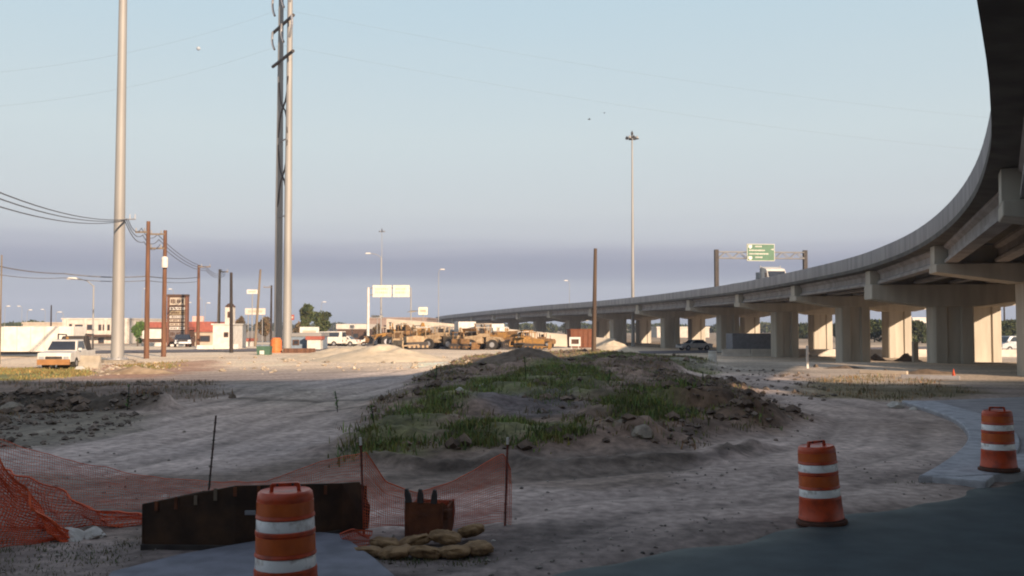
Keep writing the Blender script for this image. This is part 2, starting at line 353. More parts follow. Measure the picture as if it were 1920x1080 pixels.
# stretched wheel streaks on the two haul tracks
for Pp, w in ((TR1, .95), (TR2, .9)):
    dd = pdist(gx, gy, Pp); wid = sstep(4.6, 2.6, dd) if False else 1 - sstep(2.6, 4.6, dd)
    st = np.sin(dd * 5.2 + 3 * fbm(gx, gy, 2.5, 3, 71)) * .5 + np.sin(dd * 11 + 4 * fbm(gx, gy, 1.5, 3, 72)) * .3
    dm = 1 - pmask(gx, gy, MOUND, .7, 11, .8, 2.2)
    st = st + .8 * fbm(dd * 1.0, gy * .12 + gx * .12, .8, 4, 73) * 2; C *= (1 + .27 * st * wid * dm)[:, None]; C = C * (1 + .26 * (wid * dm))[:, None]
ua = gx * .80 + gy * .60; ub = -gx * .60 + gy * .80; s1 = fbm(ua * .10, ub, .8, 4, 91, .5)
uc = gx * .93 - gy * .37; ud = gx * .37 + gy * .93; s2 = fbm(uc * .10, ud, .8, 4, 95, .5)
wr = sstep(2, 6, gx); stk = s1 * (1 - wr) + s2 * wr; C *= (1 + np.clip(.7 * stk, -.35, .4) * (1 - mm_))[:, None]
lo = fbm(gx, gy, 9, 3, 97); C *= np.column_stack([1 + .12 * lo, 1 + .0 * lo, 1 - .15 * lo])
C = np.clip(C, .02, .88)
at = me.color_attributes.new('soil_and_light', 'FLOAT_COLOR', 'POINT')
at.data.foreach_set('color', np.column_stack([C, np.ones(len(C))]).ravel().astype(np.float32))
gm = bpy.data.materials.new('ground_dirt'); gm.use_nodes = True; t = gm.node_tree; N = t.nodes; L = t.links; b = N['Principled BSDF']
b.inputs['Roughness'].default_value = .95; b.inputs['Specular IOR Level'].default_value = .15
ac = N.new('ShaderNodeAttribute'); ac.attribute_name = 'soil_and_light'; tcn = N.new('ShaderNodeTexCoord')
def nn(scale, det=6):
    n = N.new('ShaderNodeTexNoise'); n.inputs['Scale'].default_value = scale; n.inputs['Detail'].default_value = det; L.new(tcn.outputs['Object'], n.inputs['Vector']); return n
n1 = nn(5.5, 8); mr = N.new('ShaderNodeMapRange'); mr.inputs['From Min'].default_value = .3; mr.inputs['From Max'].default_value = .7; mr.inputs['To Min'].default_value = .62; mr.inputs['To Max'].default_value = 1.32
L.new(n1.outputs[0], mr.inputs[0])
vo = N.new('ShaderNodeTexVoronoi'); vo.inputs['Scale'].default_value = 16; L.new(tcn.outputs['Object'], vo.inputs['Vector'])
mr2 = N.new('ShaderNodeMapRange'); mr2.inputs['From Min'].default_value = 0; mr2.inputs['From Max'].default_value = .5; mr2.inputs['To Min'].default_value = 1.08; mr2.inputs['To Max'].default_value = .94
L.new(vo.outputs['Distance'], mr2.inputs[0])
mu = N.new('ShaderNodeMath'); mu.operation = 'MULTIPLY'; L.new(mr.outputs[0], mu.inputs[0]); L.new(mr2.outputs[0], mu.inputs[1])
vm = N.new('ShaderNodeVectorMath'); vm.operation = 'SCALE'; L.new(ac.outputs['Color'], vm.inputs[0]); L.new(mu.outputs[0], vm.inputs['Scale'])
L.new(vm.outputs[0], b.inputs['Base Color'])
n3 = nn(22, 8); bp = N.new('ShaderNodeBump'); bp.inputs['Strength'].default_value = .45; bp.inputs['Distance'].default_value = .02
L.new(n3.outputs[0], bp.inputs['Height']); L.new(bp.outputs[0], b.inputs['Normal'])
me.materials.append(gm)
ground = bpy.data.objects.new('ground', me); COL.objects.link(ground); ground['kind'] = 'structure'

# asphalt road in the right foreground
M_asph = mat('asphalt', (.028, .052, .066), .75, (.015, .030, .040), ns=2.2, bump=.35, bs=60, spec=.4, attr='tint')
mb = MB(); p0 = Vector((ROADP[0].x, ROADP[0].y)); NS = 60
prof = [(0, .002), (-.10, .010), (-.28, .014), (-.6, .018), (-1.3, .025), (-3.5, .05), (-7, .02), (-11, 0)]
NS = 900; n = len(prof); vs = []; tints = []
for i in range(NS + 1):
    s = -45 + 110 * i / NS
    wob = .10 * math.sin(s * 1.7) + .07 * math.sin(s * 4.1 + 1) + .12 * float(fbm(np.array([s]), np.array([0.]), .5, 4, 3)[0])
    for k, (o, z) in enumerate(prof):
        q_ = p0 + rd * s + rn * (o + wob * (1, .8, .5, .2, 0, 0, 0, 0)[k]); vs.append((q_.x, q_.y, z))
        e_ = (1, .8, .45, .18, .05, 0, 0, 0)[k] * (1 + 1.6 * float(fbm(np.array([s]), np.array([o * 3]), .8, 4, 8)[0]) if k else 1)
        w_ = .85 + .3 * float(fbm(np.array([s * .25]), np.array([o * 3.]), .7, 3, 12)[0]); e_ = max(0, min(1, e_)); tints.append((w_ + 3.2 * e_, w_ + 1.7 * e_, w_ + 1.0 * e_, 1))
fs = [(i * n + k, (i + 1) * n + k, (i + 1) * n + k + 1, i * n + k + 1) for i in range(NS) for k in range(n - 1)]
o = MB().add(vs, fs).build('asphalt_road', M_asph, smooth=True, norm=False); o['kind'] = 'structure'
at = o.data.color_attributes.new('tint', 'FLOAT_COLOR', 'POINT'); at.data.foreach_set('color', np.array(tints, np.float32).ravel())
mb = MB()
for s in (6.3, 12.5, 18.7):
    c = p0 + rd * s + rn * -3.1
    mb.prism([tuple(c + rd * 1.4 + rn * .055), tuple(c - rd * 1.4 + rn * .055), tuple(c - rd * 1.4 - rn * .055), tuple(c + rd * 1.4 - rn * .055)], .052, .056)
o = mb.build('lane_marking', M_white); o['kind'] = 'structure'
# frontage road on the left
e = (FR_B - FR_A).normalized(); nrm = Vector((-e.y, e.x)); vs = []; fs = []
M_fr = mat('frontage_asphalt', (.17, .145, .145), .85, (.12, .10, .10), ns=.7)
for i in range(41):
    s = -60 + 230 * i / 40
    for o_ in (-5, 5):
        p = FR_A + e * s + nrm * o_; vs.append((p.x, p.y, float(gbase(p.x, p.y)) + .01))
fs = [(2 * i, 2 * i + 2, 2 * i + 3, 2 * i + 1) for i in range(40)]
o = MB().add(vs, fs).build('frontage_road', M_fr, norm=False); o['kind'] = 'structure'

# pavement with curved kerb on the right
def off_poly(pts, d):
    out = []
    for i, p in enumerate(pts):
        a = Vector(pts[max(0, i - 1)]); b_ = Vector(pts[min(len(pts) - 1, i + 1)]); t_ = (b_ - a).normalized(); out.append((p[0] + t_.y * d, p[1] - t_.x * d))
    return out
def smooth_pts(pts, n=5):
    out = []; P_ = [Vector(p) for p in pts]
    for i in range(len(P_) - 1):
        a, b_, c, d = P_[max(0, i - 1)], P_[i], P_[i + 1], P_[min(len(P_) - 1, i + 2)]
        for k in range(n):
            t = k / n; out.append(.5 * ((2 * b_) + (c - a) * t + (2 * a - 5 * b_ + 4 * c - d) * t * t + (3 * b_ - a - 3 * c + d) * t ** 3))
    out.append(P_[-1]); return out
KS = [tuple(p) for p in smooth_pts(KW, 5)]
pav = [*KS, (16.5, 31.5), (60, 34), (60, 24), (KW[0][0] + 14, KW[0][1] + 9.5), (KW[0][0] + 3.2, KW[0][1] + .35)]
o = MB().prism(pav, -.3, .055).build('concrete_pavement', M_pave); o['kind'] = 'structure'
strip = thing('kerb_strip', 'pale curved concrete kerb strip bordering the dirt beside the striped barrel', 'kerb')
del strip['label'], strip['category']; strip['kind'] = 'structure'
for i in range(0, len(KS) - 1, 5):
    seg = KS[i:i + 6]; L1 = off_poly(seg, .02); L2 = off_poly(seg, .95)
    sh = .012
    MB().prism(L1 + L2[::-1], -.1, .10 + .004 * (i % 2)).build('kerb_segment', M_kerb, strip, bevel=.02)
nose = [KS[0], (KS[0][0] + .9, KS[0][1] + .12), (KS[0][0] + 1.9, KS[0][1] + .55), (KS[0][0] + 2.5, KS[0][1] + 1.9), (KS[5][0] + 1.3, KS[5][1] + .5), (KS[5][0] + .6, KS[5][1] - .02), (KS[2][0] + .4, KS[2][1] - .1)]
MB().prism([(W(1722, 905).x, W(1722, 905).y), (W(1800, 906).x, W(1800, 906).y), (W(1915, 900).x, W(1915, 900).y), (W(1990, 890).x, W(1990, 890).y), (W(1925, 862).x, W(1925, 862).y), (W(1830, 868).x, W(1830, 868).y)], -.1, .118).build('kerb_nose', M_kerb, strip, bevel=.03)

# foreground slab
sl = [W(205, 1085), W(330, 1052), W(450, 1030), W(520, 1018), W(600, 1008), W(640, 1012), W(668, 1032), W(700, 1055), W(740, 1090), W(760, 1150), W(180, 1150)]
o = MB().prism([(p.x, p.y) for p in sl], -.1, .07).build('foreground_slab', M_slab, bevel=.03); o['kind'] = 'structure'
# ------------------------------------------------------------------ the curved overpass
EP = [(-95, -6, 8.6), (-55, -12, 8.6), (-30, -14.5, 8.5), (-15, -13, 8.4), (-6, -8, 8.3), (-1.2, -1.5, 8.2), (2.2, 4.8, 8.1), (5.2, 10.8, 8.0)]
for px, py, z in [(1848, 0, 7.9), (1855, 100, 7.8), (1855, 200, 7.75), (1829, 300, 7.6), (1790, 365, 7.5), (1745, 410, 7.4), (1700, 440, 7.25), (1650, 463, 7.1),
                  (1600, 481, 7.0), (1530, 499, 6.95), (1450, 517, 6.85), (1380, 531, 6.75), (1300, 543, 6.65), (1200, 556, 6.5), (1100, 566, 6.35),
                  (1000, 574, 6.2), (900, 584, 5.8), (830, 592, 5.2), (795, 598, 4.75)]:
    p = W(px, py, z); EP.append((p.x, p.y, z))
p = EP[-1]; EP += [(p[0] - 25, p[1] + 70, 4.3), (p[0] - 60, p[1] + 170, 4.0)]
raw = smooth_pts(EP, 14)
for _ in range(6): raw = [raw[0]] + [(raw[i - 1] + raw[i] * 2 + raw[i + 1]) / 4 for i in range(1, len(raw) - 1)] + [raw[-1]]
cum = [0]
for a_, b_ in zip(raw[:-1], raw[1:]): cum.append(cum[-1] + (b_ - a_).length)
LT = cum[-1]; CA = np.array(cum); RA = np.array([tuple(p) for p in raw])
def E(s): return Vector([float(np.interp(s, CA, RA[:, k])) for k in range(3)])
def tan(s):
    t_ = E(min(LT, s + 1.5)) - E(max(0, s - 1.5)); t_.z = 0; return t_.normalized()
def nor(s): t_ = tan(s); return Vector((t_.y, -t_.x, 0))
def find_px(px, off, s0, s1):
    best = None
    for s in np.arange(s0, s1, .5):
        p = E(s) + nor(s) * off; 
        if p.y < 5: continue
        d = abs(960 + 1800 * p.x / p.y - px)
        if best is None or d < best[0]: best = (d, s)
    return best[1]
s_front = next(c for c, r in zip(cum, raw) if r.x > 3)    # arc length where the deck swings over the camera
def sat(y):   # arc length where the far run reaches y
    return next(c for c, r in zip(cum, raw) if c > s_front and r.y >= y)
BW = 10.8
def sweep(prof, s0, s1, off_fn=E, nor_fn=nor, step=1.6):
    n_ = max(2, int((s1 - s0) / step)); vs = []; k = len(prof)
    for i in range(n_ + 1):
        s = s0 + (s1 - s0) * i / n_; p = off_fn(s); nn_ = nor_fn(s)
        for o_, z in prof: q_ = p + nn_ * o_; vs.append((q_.x, q_.y, p.z + z))
    fs = [(i * k + j, i * k + (j + 1) % k, (i + 1) * k + (j + 1) % k, (i + 1) * k + j) for i in range(n_) for j in range(k)]
    fs += [tuple(range(k))[::-1], tuple(range(n_ * k, n_ * k + k))]
    return MB().add(vs, fs)
def girder(a_, b_, m, par):
    pr = [(-.28, 0), (.28, 0), (.28, .16), (.12, .28), (.12, .62), (.3, .74), (.3, .87), (-.3, .87), (-.3, .74), (-.12, .62), (-.12, .28), (-.28, .16)]
    t_ = (b_ - a_); t_.z = 0; t_.normalize(); n_ = Vector((t_.y, -t_.x, 0)); vs = []
    for p in (a_, b_):
        for o_, z in pr: vs.append(p + n_ * o_ + Vector((0, 0, z)))
    k = len(pr)
    fs = [tuple(range(k))[::-1], tuple(range(k, 2 * k))] + [(i, (i + 1) % k, k + (i + 1) % k, k + i) for i in range(k)]
    return MB().add(vs, fs).build('girder', m, par)
def overpass(label, bents, s0, s1, Ef, Nf, width, coloff, root_loc):
    root = thing('highway_overpass', label, 'overpass', (0, 0, 0))
    st = [s0] + bents + [s1]
    for a_, b_ in zip(st[:-1], st[1:]):
        g_ = .02
        sweep([(.0, -.86), (width, -.86), (width, -1.08), (width - .5, -1.13), (.5, -1.13), (0, -1.08)], a_ + g_, b_ - g_, Ef, Nf).build('deck_slab', M_soffit_shade, root, smooth=True)
        for sd_, par_ in ((0, 1), (1, 1)):
            pr = [(.04, -.857), (.04, -.03), (.06, 0), (.22, 0), (.27, -.35), (.42, -.6), (.46, -.857)]
            if sd_: pr = [(width - o_, z) for o_, z in pr][::-1]
            sweep(pr, a_ + .025, b_ - .025, Ef, Nf).build('parapet', M_conc, root, smooth=True)
        ng = 5
        for k in range(ng):
            o_ = 1.05 + (width - 2.1) * k / (ng - 1)
            A = Ef(a_ + .75) + Nf(a_ + .75) * o_; B = Ef(b_ - .75) + Nf(b_ - .75) * o_
            A.z += -1.13 - .875; B.z += -1.13 - .875
            girder(A, B, M_concd, root)
    for s in bents:
        p = Ef(s); n_ = Nf(s); t_ = Vector((-n_.y, n_.x, 0)); base = p + n_ * coloff; gz_ = H(base.x, base.y) - .5; zt = p.z
        R = Matrix(((n_.x, t_.x, 0, base.x), (n_.y, t_.y, 0, base.y), (0, 0, 1, 0), (0, 0, 0, 1)))
        cw = 1.22; cd = .85; rc = .46
        capb = zt - 1.13 - .877
        sec = [(-cw, -cd + .1), (-cw + .1, -cd), (-rc, -cd), (-rc + .06, -cd + .17), (rc - .06, -cd + .17), (rc, -cd), (cw - .1, -cd), (cw, -cd + .1),
               (cw, cd - .1), (cw - .1, cd), (rc, cd), (rc - .06, cd - .17), (-rc + .06, cd - .17), (-rc, cd), (-cw + .1, cd), (-cw, cd - .1)]
        pier = MB().prism(sec, gz_, capb - .6, T=R).build('pier', M_concp, root, bevel=.02)
        hw = coloff - .35; hr = width - coloff - .35
        ce, cc = (.95, 1.42) if coloff > 5 and 58 < p.y < 66 else (.42, .95)
        ledge = [(-hw, capb - ce), (-cw - .3, capb - cc), (cw + .3, capb - cc), (hr, capb - ce), (hr, capb - .02), (-hw, capb - .02)]
        MB().prism(ledge, -.95, .95, 'y', T=R).build('pier_cap', M_concp, pier, bevel=.03)
        MB().prism([(-hw + .0, capb - .018), (hr, capb - .018), (hr, zt - 1.135), (-hw, zt - 1.135)], -.55, .55, 'y', T=R).build('cap_stem', M_concp, pier)
    return root
col1 = [find_px(px, 5.4, sat(25), sat(230)) for px in (1966, 1781, 1598, 1470, 1364, 1256, 1159, 1075)]
far_b = [col1[-1] + 22 * k for k in range(1, 6)]
near_b = [col1[0] - 22, col1[0] - 43, col1[0] - 64, col1[0] - 85, col1[0] - 106, col1[0] - 127]
near_b = [s for s in near_b if s > 3][::-1]
SEND = min(LT - 5, far_b[-1] + 20)
bents = near_b + col1 + far_b
overpass('long curved concrete overpass that sweeps overhead at the right and runs to the horizon', bents, 1.0, SEND, E, nor, BW, BW / 2, None)
# second, parallel overpass further right: follows the first beyond 60 m, then runs straight past on the right
sB = sat(55)
def E2(s):
    if s >= sB: p = E(s) + nor(s) * 11.5; return p
    p = E(sB) + nor(sB) * 11.5; t_ = tan(sB); u = sB - s
    q_ = p - t_ * u + nor(sB) * (.012 * u * u); q_.z = p.z + .004 * u; return q_
def N2(s):
    t_ = E2(s + 1) - E2(s - 1); t_.z = 0; t_.normalize(); return Vector((t_.y, -t_.x, 0))
b2 = [find_px(px, 16.2, sat(60), sat(260)) for px in (1842, 1680, 1536, 1407, 1305)]
b2 = [b2[0] - 44, b2[0] - 22] + b2 + [b2[-1] + 21, b2[-1] + 42, b2[-1] + 63]
overpass('second concrete overpass with sunlit piers, half hidden behind the curved one', b2, b2[0] - 30, b2[-1] + 30, E2, N2, 9.4, 4.7, None)

# retaining wall carrying the far end, and the pale roadside wall under it
def wall(pts, th, name, label, cat, m, joint=3.0):
    root = thing(name, label, cat); L_ = []
    for (x0, y0, t0, b0), (x1, y1, t1, b1) in zip(pts[:-1], pts[1:]):
        ln = math.hypot(x1 - x0, y1 - y0); k = max(1, round(ln / joint))
        dx, dy = (x1 - x0) / ln, (y1 - y0) / ln; nx_, ny_ = dy * th / 2, -dx * th / 2
        for i in range(k):
            a_, b_ = i / k, (i + 1) / k; g_ = .015 / ln
            q0 = [lerp(u, v_, a_ + g_) for u, v_ in zip((x0, y0, t0, b0), (x1, y1, t1, b1))]; q1 = [lerp(u, v_, b_ - g_) for u, v_ in zip((x0, y0, t0, b0), (x1, y1, t1, b1))]
            vs = []
            for q_ in (q0, q1):
                vs += [(q_[0] - nx_, q_[1] - ny_, q_[3]), (q_[0] + nx_, q_[1] + ny_, q_[3]), (q_[0] + nx_, q_[1] + ny_, q_[2]), (q_[0] - nx_, q_[1] - ny_, q_[2])]
            MB().add(vs, [(0, 1, 2, 3), (4, 5, 6, 7), (0, 1, 5, 4), (1, 2, 6, 5), (2, 3, 7, 6), (3, 0, 4, 7)]).build('wall_panel', m, root)
    return root
M_pwall = mat('pale_wall_concrete', (.66, .58, .47), .9, (.54, .47, .38), ns=.8)
wall([(12.5, 116, .75, -1.2), (8, 119, 1.15, -1.5), (-9.5, 127, 2.75, -1.5), (-17, 131, 3.3, -1.5)], .5, 'ramp_wall',
     'long sunlit cream ramp wall sloping down to the right behind the parked machines', 'wall', M_pwall, 5)
s_ab = far_b[-1] + 2
pts_ = []
for i in range(6):
    p = E(lerp(s_ab, SEND + (LT - SEND) * .9, i / 5)) + nor(lerp(s_ab, LT, i / 5)) * .6; pts_.append((p.x, p.y, p.z - .9, -1.5))
wall(pts_, .5, 'abutment_wall', 'retaining wall carrying the far end of the overpass down to grade', 'wall', M_conc, 8)
# unseen block added behind the camera to keep the near ground in shade
wh = thing('added_shade_block', 'tall unseen block added behind the road to shade the near ground', 'building', (35, -40, 0))
MB().box((0, 0, 8.3), (230, 26, 17.0)).build('wall', M_cream, wh)
MB().box((0, 0, 16.95), (231, 27, .3)).build('roof', M_brown, wh)
for x0, x1, z0, z1 in ((-80, 42.6, 17.1, 19.8), (47.2, 51.4, 17.1, 19.8), (56.6, 150, 17.1, 19.8), (42.7, 47.1, 17.1, 17.55), (42.7, 47.1, 18.35, 19.8), (51.5, 56.5, 17.1, 19.15)):    # added shade panels, their gaps shaped to throw sun patches
    MB().box(((x0 + x1) / 2 - 35, 12.8, (z0 + z1) / 2), (x1 - x0 - .02, .2, z1 - z0 - .02)).build('shade_screen', M_stucco, wh)
for k in range(20): MB().box((-76 + 8 * k, 13.05, 3.2), (3, .12, 2.4)).build('window', M_glass, wh)

# gantry sign and truck on the overpass
sg = find_px(1345, .25, sat(80), sat(140)); pL = E(sg) + nor(sg) * .25; pR = E(sg) + nor(sg) * (BW - .3)
gn = thing('sign_gantry', 'steel truss gantry on the overpass carrying a green direction sign', 'gantry', (pL.x, pL.y, pL.z - .1))
dv = pR - pL; dv.z = 0; wdt = dv.length; gn.rotation_euler = (0, 0, math.atan2(dv.y, dv.x))
zt = D(1345, 468, pL.y).z - (pL.z - .1)
for x_, zz in ((0, zt), (wdt, zt)): MB().box((x_, 0, zz / 2), (.42, .42, zz)).build('post', M_dark, gn)  # dark material paints in the posts' shaded silhouette
mb = MB()
for yy in (-.28, .28):
    for zz in (zt - .25, zt - .95): mb.tube((.21, yy, zz), (wdt - .21, yy, zz), .05, n=6)
for k in range(12):
    x0 = .21 + (wdt - .42) * k / 12; x1 = .21 + (wdt - .42) * (k + 1) / 12
    for yy in (-.28, .28): mb.tube((x0, yy, zt - .25 if k % 2 else zt - .95), (x1, yy, zt - .95 if k % 2 else zt - .25), .04, n=5)
mb.build('truss', M_galv, gn)
sx0 = None
def local_x(px):   # distance along the gantry for an image column
    best = min(np.linspace(0, wdt, 200), key=lambda u: abs(960 + 1800 * (pL.x + dv.x / wdt * u) / (pL.y + dv.y / wdt * u) - px)); return float(best)
xa, xb = local_x(1399), local_x(1451); dsg = pL.y + dv.y / wdt * (xa + xb) / 2; zo = pL.z - .1
za, zb = D(1425, 490, dsg).z - zo, D(1425, 458, dsg).z - zo; w_ = xb - xa; cx = (xa + xb) / 2; h_ = zb - za
sgn = MB().box((cx, -.42, (za + zb) / 2), (w_, .08, h_)).build('sign_panel', M_green, gn)
mb = MB()
for x_, z_, ww, hh in ((cx, zb - .035, w_, .05), (cx, za + .035, w_, .05), (xa + .03, (za + zb) / 2, .05, h_), (xb - .03, (za + zb) / 2, .05, h_)): mb.box((x_, -.468, z_), (ww, .01, hh))
mb.build('sign_border', M_white, sgn)
mb = MB()   # two route shields, lettering of four lines, small arrow
for zf in (.83, .17): mb.prism([(xa + .18, za + h_ * zf + .2), (xa + .58, za + h_ * zf + .2), (xa + .6, za + h_ * zf - .05), (xa + .38, za + h_ * zf - .24), (xa + .16, za + h_ * zf - .05)], -.475, -.463, 'y')
rr = random.Random(3)
for zf, x0f, x1f, hh in ((.85, .30, .52, .16), (.62, .08, .62, .15), (.42, .08, .78, .15), (.22, .30, .55, .16)):
    x_ = xa + w_ * x0f
    while x_ < xa + w_ * x1f:
        lw = rr.uniform(.06, .11); mb.box((x_ + lw / 2, -.47, za + h_ * zf), (lw, .012, hh * rr.uniform(.8, 1.05))); x_ += lw + .05
mb.box((xb - .28, -.47, za + h_ * .68), (.3, .012, .07)); mb.box((xb - .17, -.47, za + h_ * .68), (.07, .012, .22))
mb.build('sign_lettering', M_white, sgn)

def wheel(r, w_, x, y, par, z=None):
    z = r if z is None else z
    o = MB().tube((x, y - w_ / 2, z), (x, y + w_ / 2, z), r, n=16).build('wheel', M_black, par, smooth=True)
    MB().tube((x, y - w_ / 2 - .01, z), (x, y + w_ / 2 + .01, z), r * .5, n=10).build('rim', M_galvd, o, smooth=True)
    return o
# semi truck: nose points along +x
def semi_truck(loc, rz, label):
    r = thing('semi_truck', label, 'truck', loc, rz)
    hood = MB().prism([(1.0, .6), (3.2, .6), (3.25, 1.55), (3.0, 1.72), (1.2, 1.95), (1.0, 1.95)], -.95, .95, 'y').build('hood', M_white, r, bevel=.06)
    cab = MB().prism([(-1.4, .6), (1.05, .6), (1.15, 1.95), (.75, 2.75), (.45, 3.0), (-1.4, 3.35), (-1.5, 3.35)], -1.2, 1.2, 'y').build('cab', M_white, r, bevel=.06)
    MB().prism([(1.19, 2.0), (.83, 2.70), (.80, 2.70), (1.12, 2.0)], -1.08, 1.08, 'y').build('windshield', M_glass, r)
    for s in (-1, 1):
        MB().box((.45, s * 1.215, 2.25), (.8, .02, .6)).build('side_window', M_glass, cab)
        MB().box((3.2, s * .75, 1.15), (.1, .3, .25)).build('headlight', M_silver, r)
        MB().tube((-1.3, s * 1.28, 1.0), (-1.3, s * 1.28, 3.5), .08).build('exhaust_stack', M_silver, r)
        MB().box((1.1, s * 1.42, 2.2), (.12, .14, .55)).build('mirror', M_dark, r)
        for x_ in (2.2, -3.6, -4.8): wheel(.5, .35, x_, s * .98, r)
        for x_ in (-11.6, -12.8): wheel(.5, .4, x_, s * .98, r)
    MB().box((3.28, 0, 1.2), (.06, 1.0, .8)).build('grille', M_silver, r)
    MB().box((3.3, 0, .58), (.25, 2.3, .3)).build('bumper', M_silver, r)
    MB().box((-2.6, 0, .85), (5.6, 1.0, .28)).build('chassis', M_dark, r)
    MB().box((-8.4, 0, 1.55), (10.6, 2.5, .35)).build('trailer_bed', M_silver, r)
    MB().box((-3.2, 0, 2.2), (.15, 2.45, 1.1)).build('headboard', M_silver, r)
    r.scale = (.86, .86, .86); return r
stt = find_px(1452, 5.3, sat(80), sat(135)); pt = E(stt) + nor(stt) * 5.3; tt_ = tan(stt)
semi_truck((pt.x, pt.y, pt.z - .858), math.atan2(-tt_.y, -tt_.x), 'white semi truck driving towards us on the overpass below the green sign')

# ------------------------------------------------------------------ poles and masts
def gz0(x, y): return H(x, y)
def steel_base(root, r, h=.6, w_=1.3):
    MB().lathe([(w_, -.4), (w_, h * .7), (w_ - .15, h)], n=16).build('foundation', M_rock, root, bevel=.03)
pb = D(220, 675, 62); pb.z = gz0(pb.x, pb.y); top = D(225, 0, 62).x
sp = thing('transmission_pole', 'tall pale steel monopole nearest the left edge, rising out of the frame', 'utility pole', (pb.x, pb.y, pb.z))
zz = [0.25, 12, 24, 36]; rr_ = [.41, .32, .25, .18]
for k in range(3): MB().tube((0, 0, zz[k]), (0, 0, zz[k + 1] + (.3 if k < 2 else 0)), rr_[k] + (.0), rr_[k + 1], 24).build('shaft_section', M_galv, sp, smooth=True)
mb = MB().lathe([(.68, .18), (.68, .26)], n=20)
for k in range(12): a = 2 * PI * k / 12; mb.tube((.58 * math.cos(a), .58 * math.sin(a), .2), (.58 * math.cos(a), .58 * math.sin(a), .38), .03, n=6)
mb.build('base_plate', M_galvd, sp)
mb = MB(); mb.prism([(1.15 * math.cos(2 * PI * k / 9) * (1 + .12 * math.sin(5 * k)), 1.0 * math.sin(2 * PI * k / 9)) for k in range(9)], -.5, .2); mb.build('foundation', M_rock, sp, bevel=.08)
zz_ = D(225, 411, 62).z - pb.z
MB().tube((0, 0, zz_), (1.15, -.3, zz_ - .03), .05, .04).build('side_arm', M_galvd, sp)
for x_ in (.75, 1.12): MB().tube((x_, -.3 * x_ / 1.15, zz_), (x_, -.3 * x_ / 1.15, zz_ + .3), .04, .03).build('insulator', M_galvd, sp)
# H-frame pair of steel poles
dL, dR = 91.2, 88.8
A = D(521, 655, dL); B = D(538, 655, dR); A.z = gz0(A.x, A.y); B.z = gz0(B.x, B.y)
hf = thing('twin_transmission_pole', 'pair of close grey steel poles joined by slanting cross arms and curved braces', 'utility pole', (A.x, A.y, A.z))
dv = Vector((B.x - A.x, B.y - A.y, 0)); 
for k, off in enumerate((Vector((0, 0, 0)), dv)):
    for z0, z1, r0, r1 in ((0.2, 13, .40, .345), (13, 26, .36, .27), (26, 40, .28, .2)):
        MB().tube(off + Vector((0, 0, z0)), off + Vector((0, 0, z1 + .2)), r0, r1, 20).build('pole_shaft', M_galv, hf, smooth=True)
    MB().lathe([(.75, -.4), (.75, .25), (.6, .3)], off, 14).build('footing', M_rock, hf)
u = dv.normalized(); sp_ = dv.length
def zat(py): return D(530, py, 90).z - A.z
fr = Vector((-.12, -.42, 0))
for py in (-20, 48, 113):
    z_ = zat(py); a_ = -u * 1.75 + Vector((0, 0, z_)); b_ = dv + u * 1.75 + Vector((0, 0, z_))
    MB().tube(a_ + fr, b_ + fr, .15, .15, 8).build('cross_arm', M_dark if py > 0 else M_galvd, hf)
def strings(z_, hh):
    for c_, ra in ((-u * 1.5, .9), (dv * .5, .9), (dv + u * 1.5, -.9)):
        pts = []
        for k in range(9):
            t_ = k / 8; pts.append(c_ + fr * 1.5 + u * (.45 * math.sin(t_ * PI) * (-1 if ra > 0 else 1) + t_ * .6 * (1 if ra > 0 else -1)) + Vector((0, 0, z_ - t_ * hh)))
        MB().path(pts, .11, 7).build('insulator_string', M_galvd, hf)
strings(zat(48), 1.9); strings(zat(-20), 2.1)
def xbrace(py0, py1):
    z0, z1 = zat(py0), zat(py1)
    for s_ in (0, 1):
        pts = []
        for k in range(13):
            t_ = k / 12; x_ = .5 - .5 * math.copysign(abs(math.cos(t_ * PI)) ** .6, math.cos(t_ * PI)); x_ = x_ if s_ == 0 else 1 - x_
            pts.append(dv * x_ + fr * .6 + Vector((0, 0, lerp(z0, z1, t_))))
        MB().path(pts, .085, 6).build('brace', M_dark, hf)
xbrace(150, 255); xbrace(268, 395)
for py in (262, 405): MB().tube(dv * -.1 + Vector((0, 0, zat(py))), dv * 1.1 + Vector((0, 0, zat(py))), .07).build('collar', M_galvd, hf)

def wood_pole(px, d, toppy, r, m, label, lean=0.0, extra=None, group='wooden utility poles along the frontage road'):
    p = D(px, 640, d); p.z = gz0(p.x, p.y); h_ = D(px, toppy, d).z - p.z
    o = thing('wooden_pole', label, 'utility pole', tuple(p), 0, group); lx = lean * d / 1800
    MB().tube((0, 0, -.3), (lx, 0, h_), r, r * .68, 10).build('shaft', m, o, smooth=True)
    if extra: extra(o, lx, h_)
    return o, p + Vector((lx, 0, h_))
def xarm(n_=2, w_=1.2, z=.5, side=-1):
    def fn(o, lx, h_):
        for k in range(n_):
            MB().box((lx + side * w_ / 2, -.1, h_ - z - k * 1.1), (w_, .1, .12)).build('crossarm', M_woodp, o)
            for q in (.25, .95): MB().tube((lx + side * w_ * q, -.1, h_ - z - k * 1.1 + .06), (lx + side * w_ * q, -.1, h_ - z - k * 1.1 + .3), .07, .05, 6).build('insulator', M_galvd, o)
    return fn
def white_can(o, lx, h_):
    xarm(2, 1.1, .3, -1)(o, lx, h_); MB().lathe([(.22, 0), (.24, .05), (.24, .75), (.15, .85)], (lx * .8 + .1, -.3, h_ - 2.9), 12).build('transformer', M_white, o, smooth=True)
tops = []
tops.append(wood_pole(275, 70, 415, .20, M_wood, 'reddish wooden pole, first one right of the big pale steel monopole', 0, xarm(1, .9, .8))[1])
tops.append(wood_pole(307, 74, 432, .20, M_wood, 'wooden pole with a white transformer can partway up, beside the tall store sign', 0, white_can)[1])
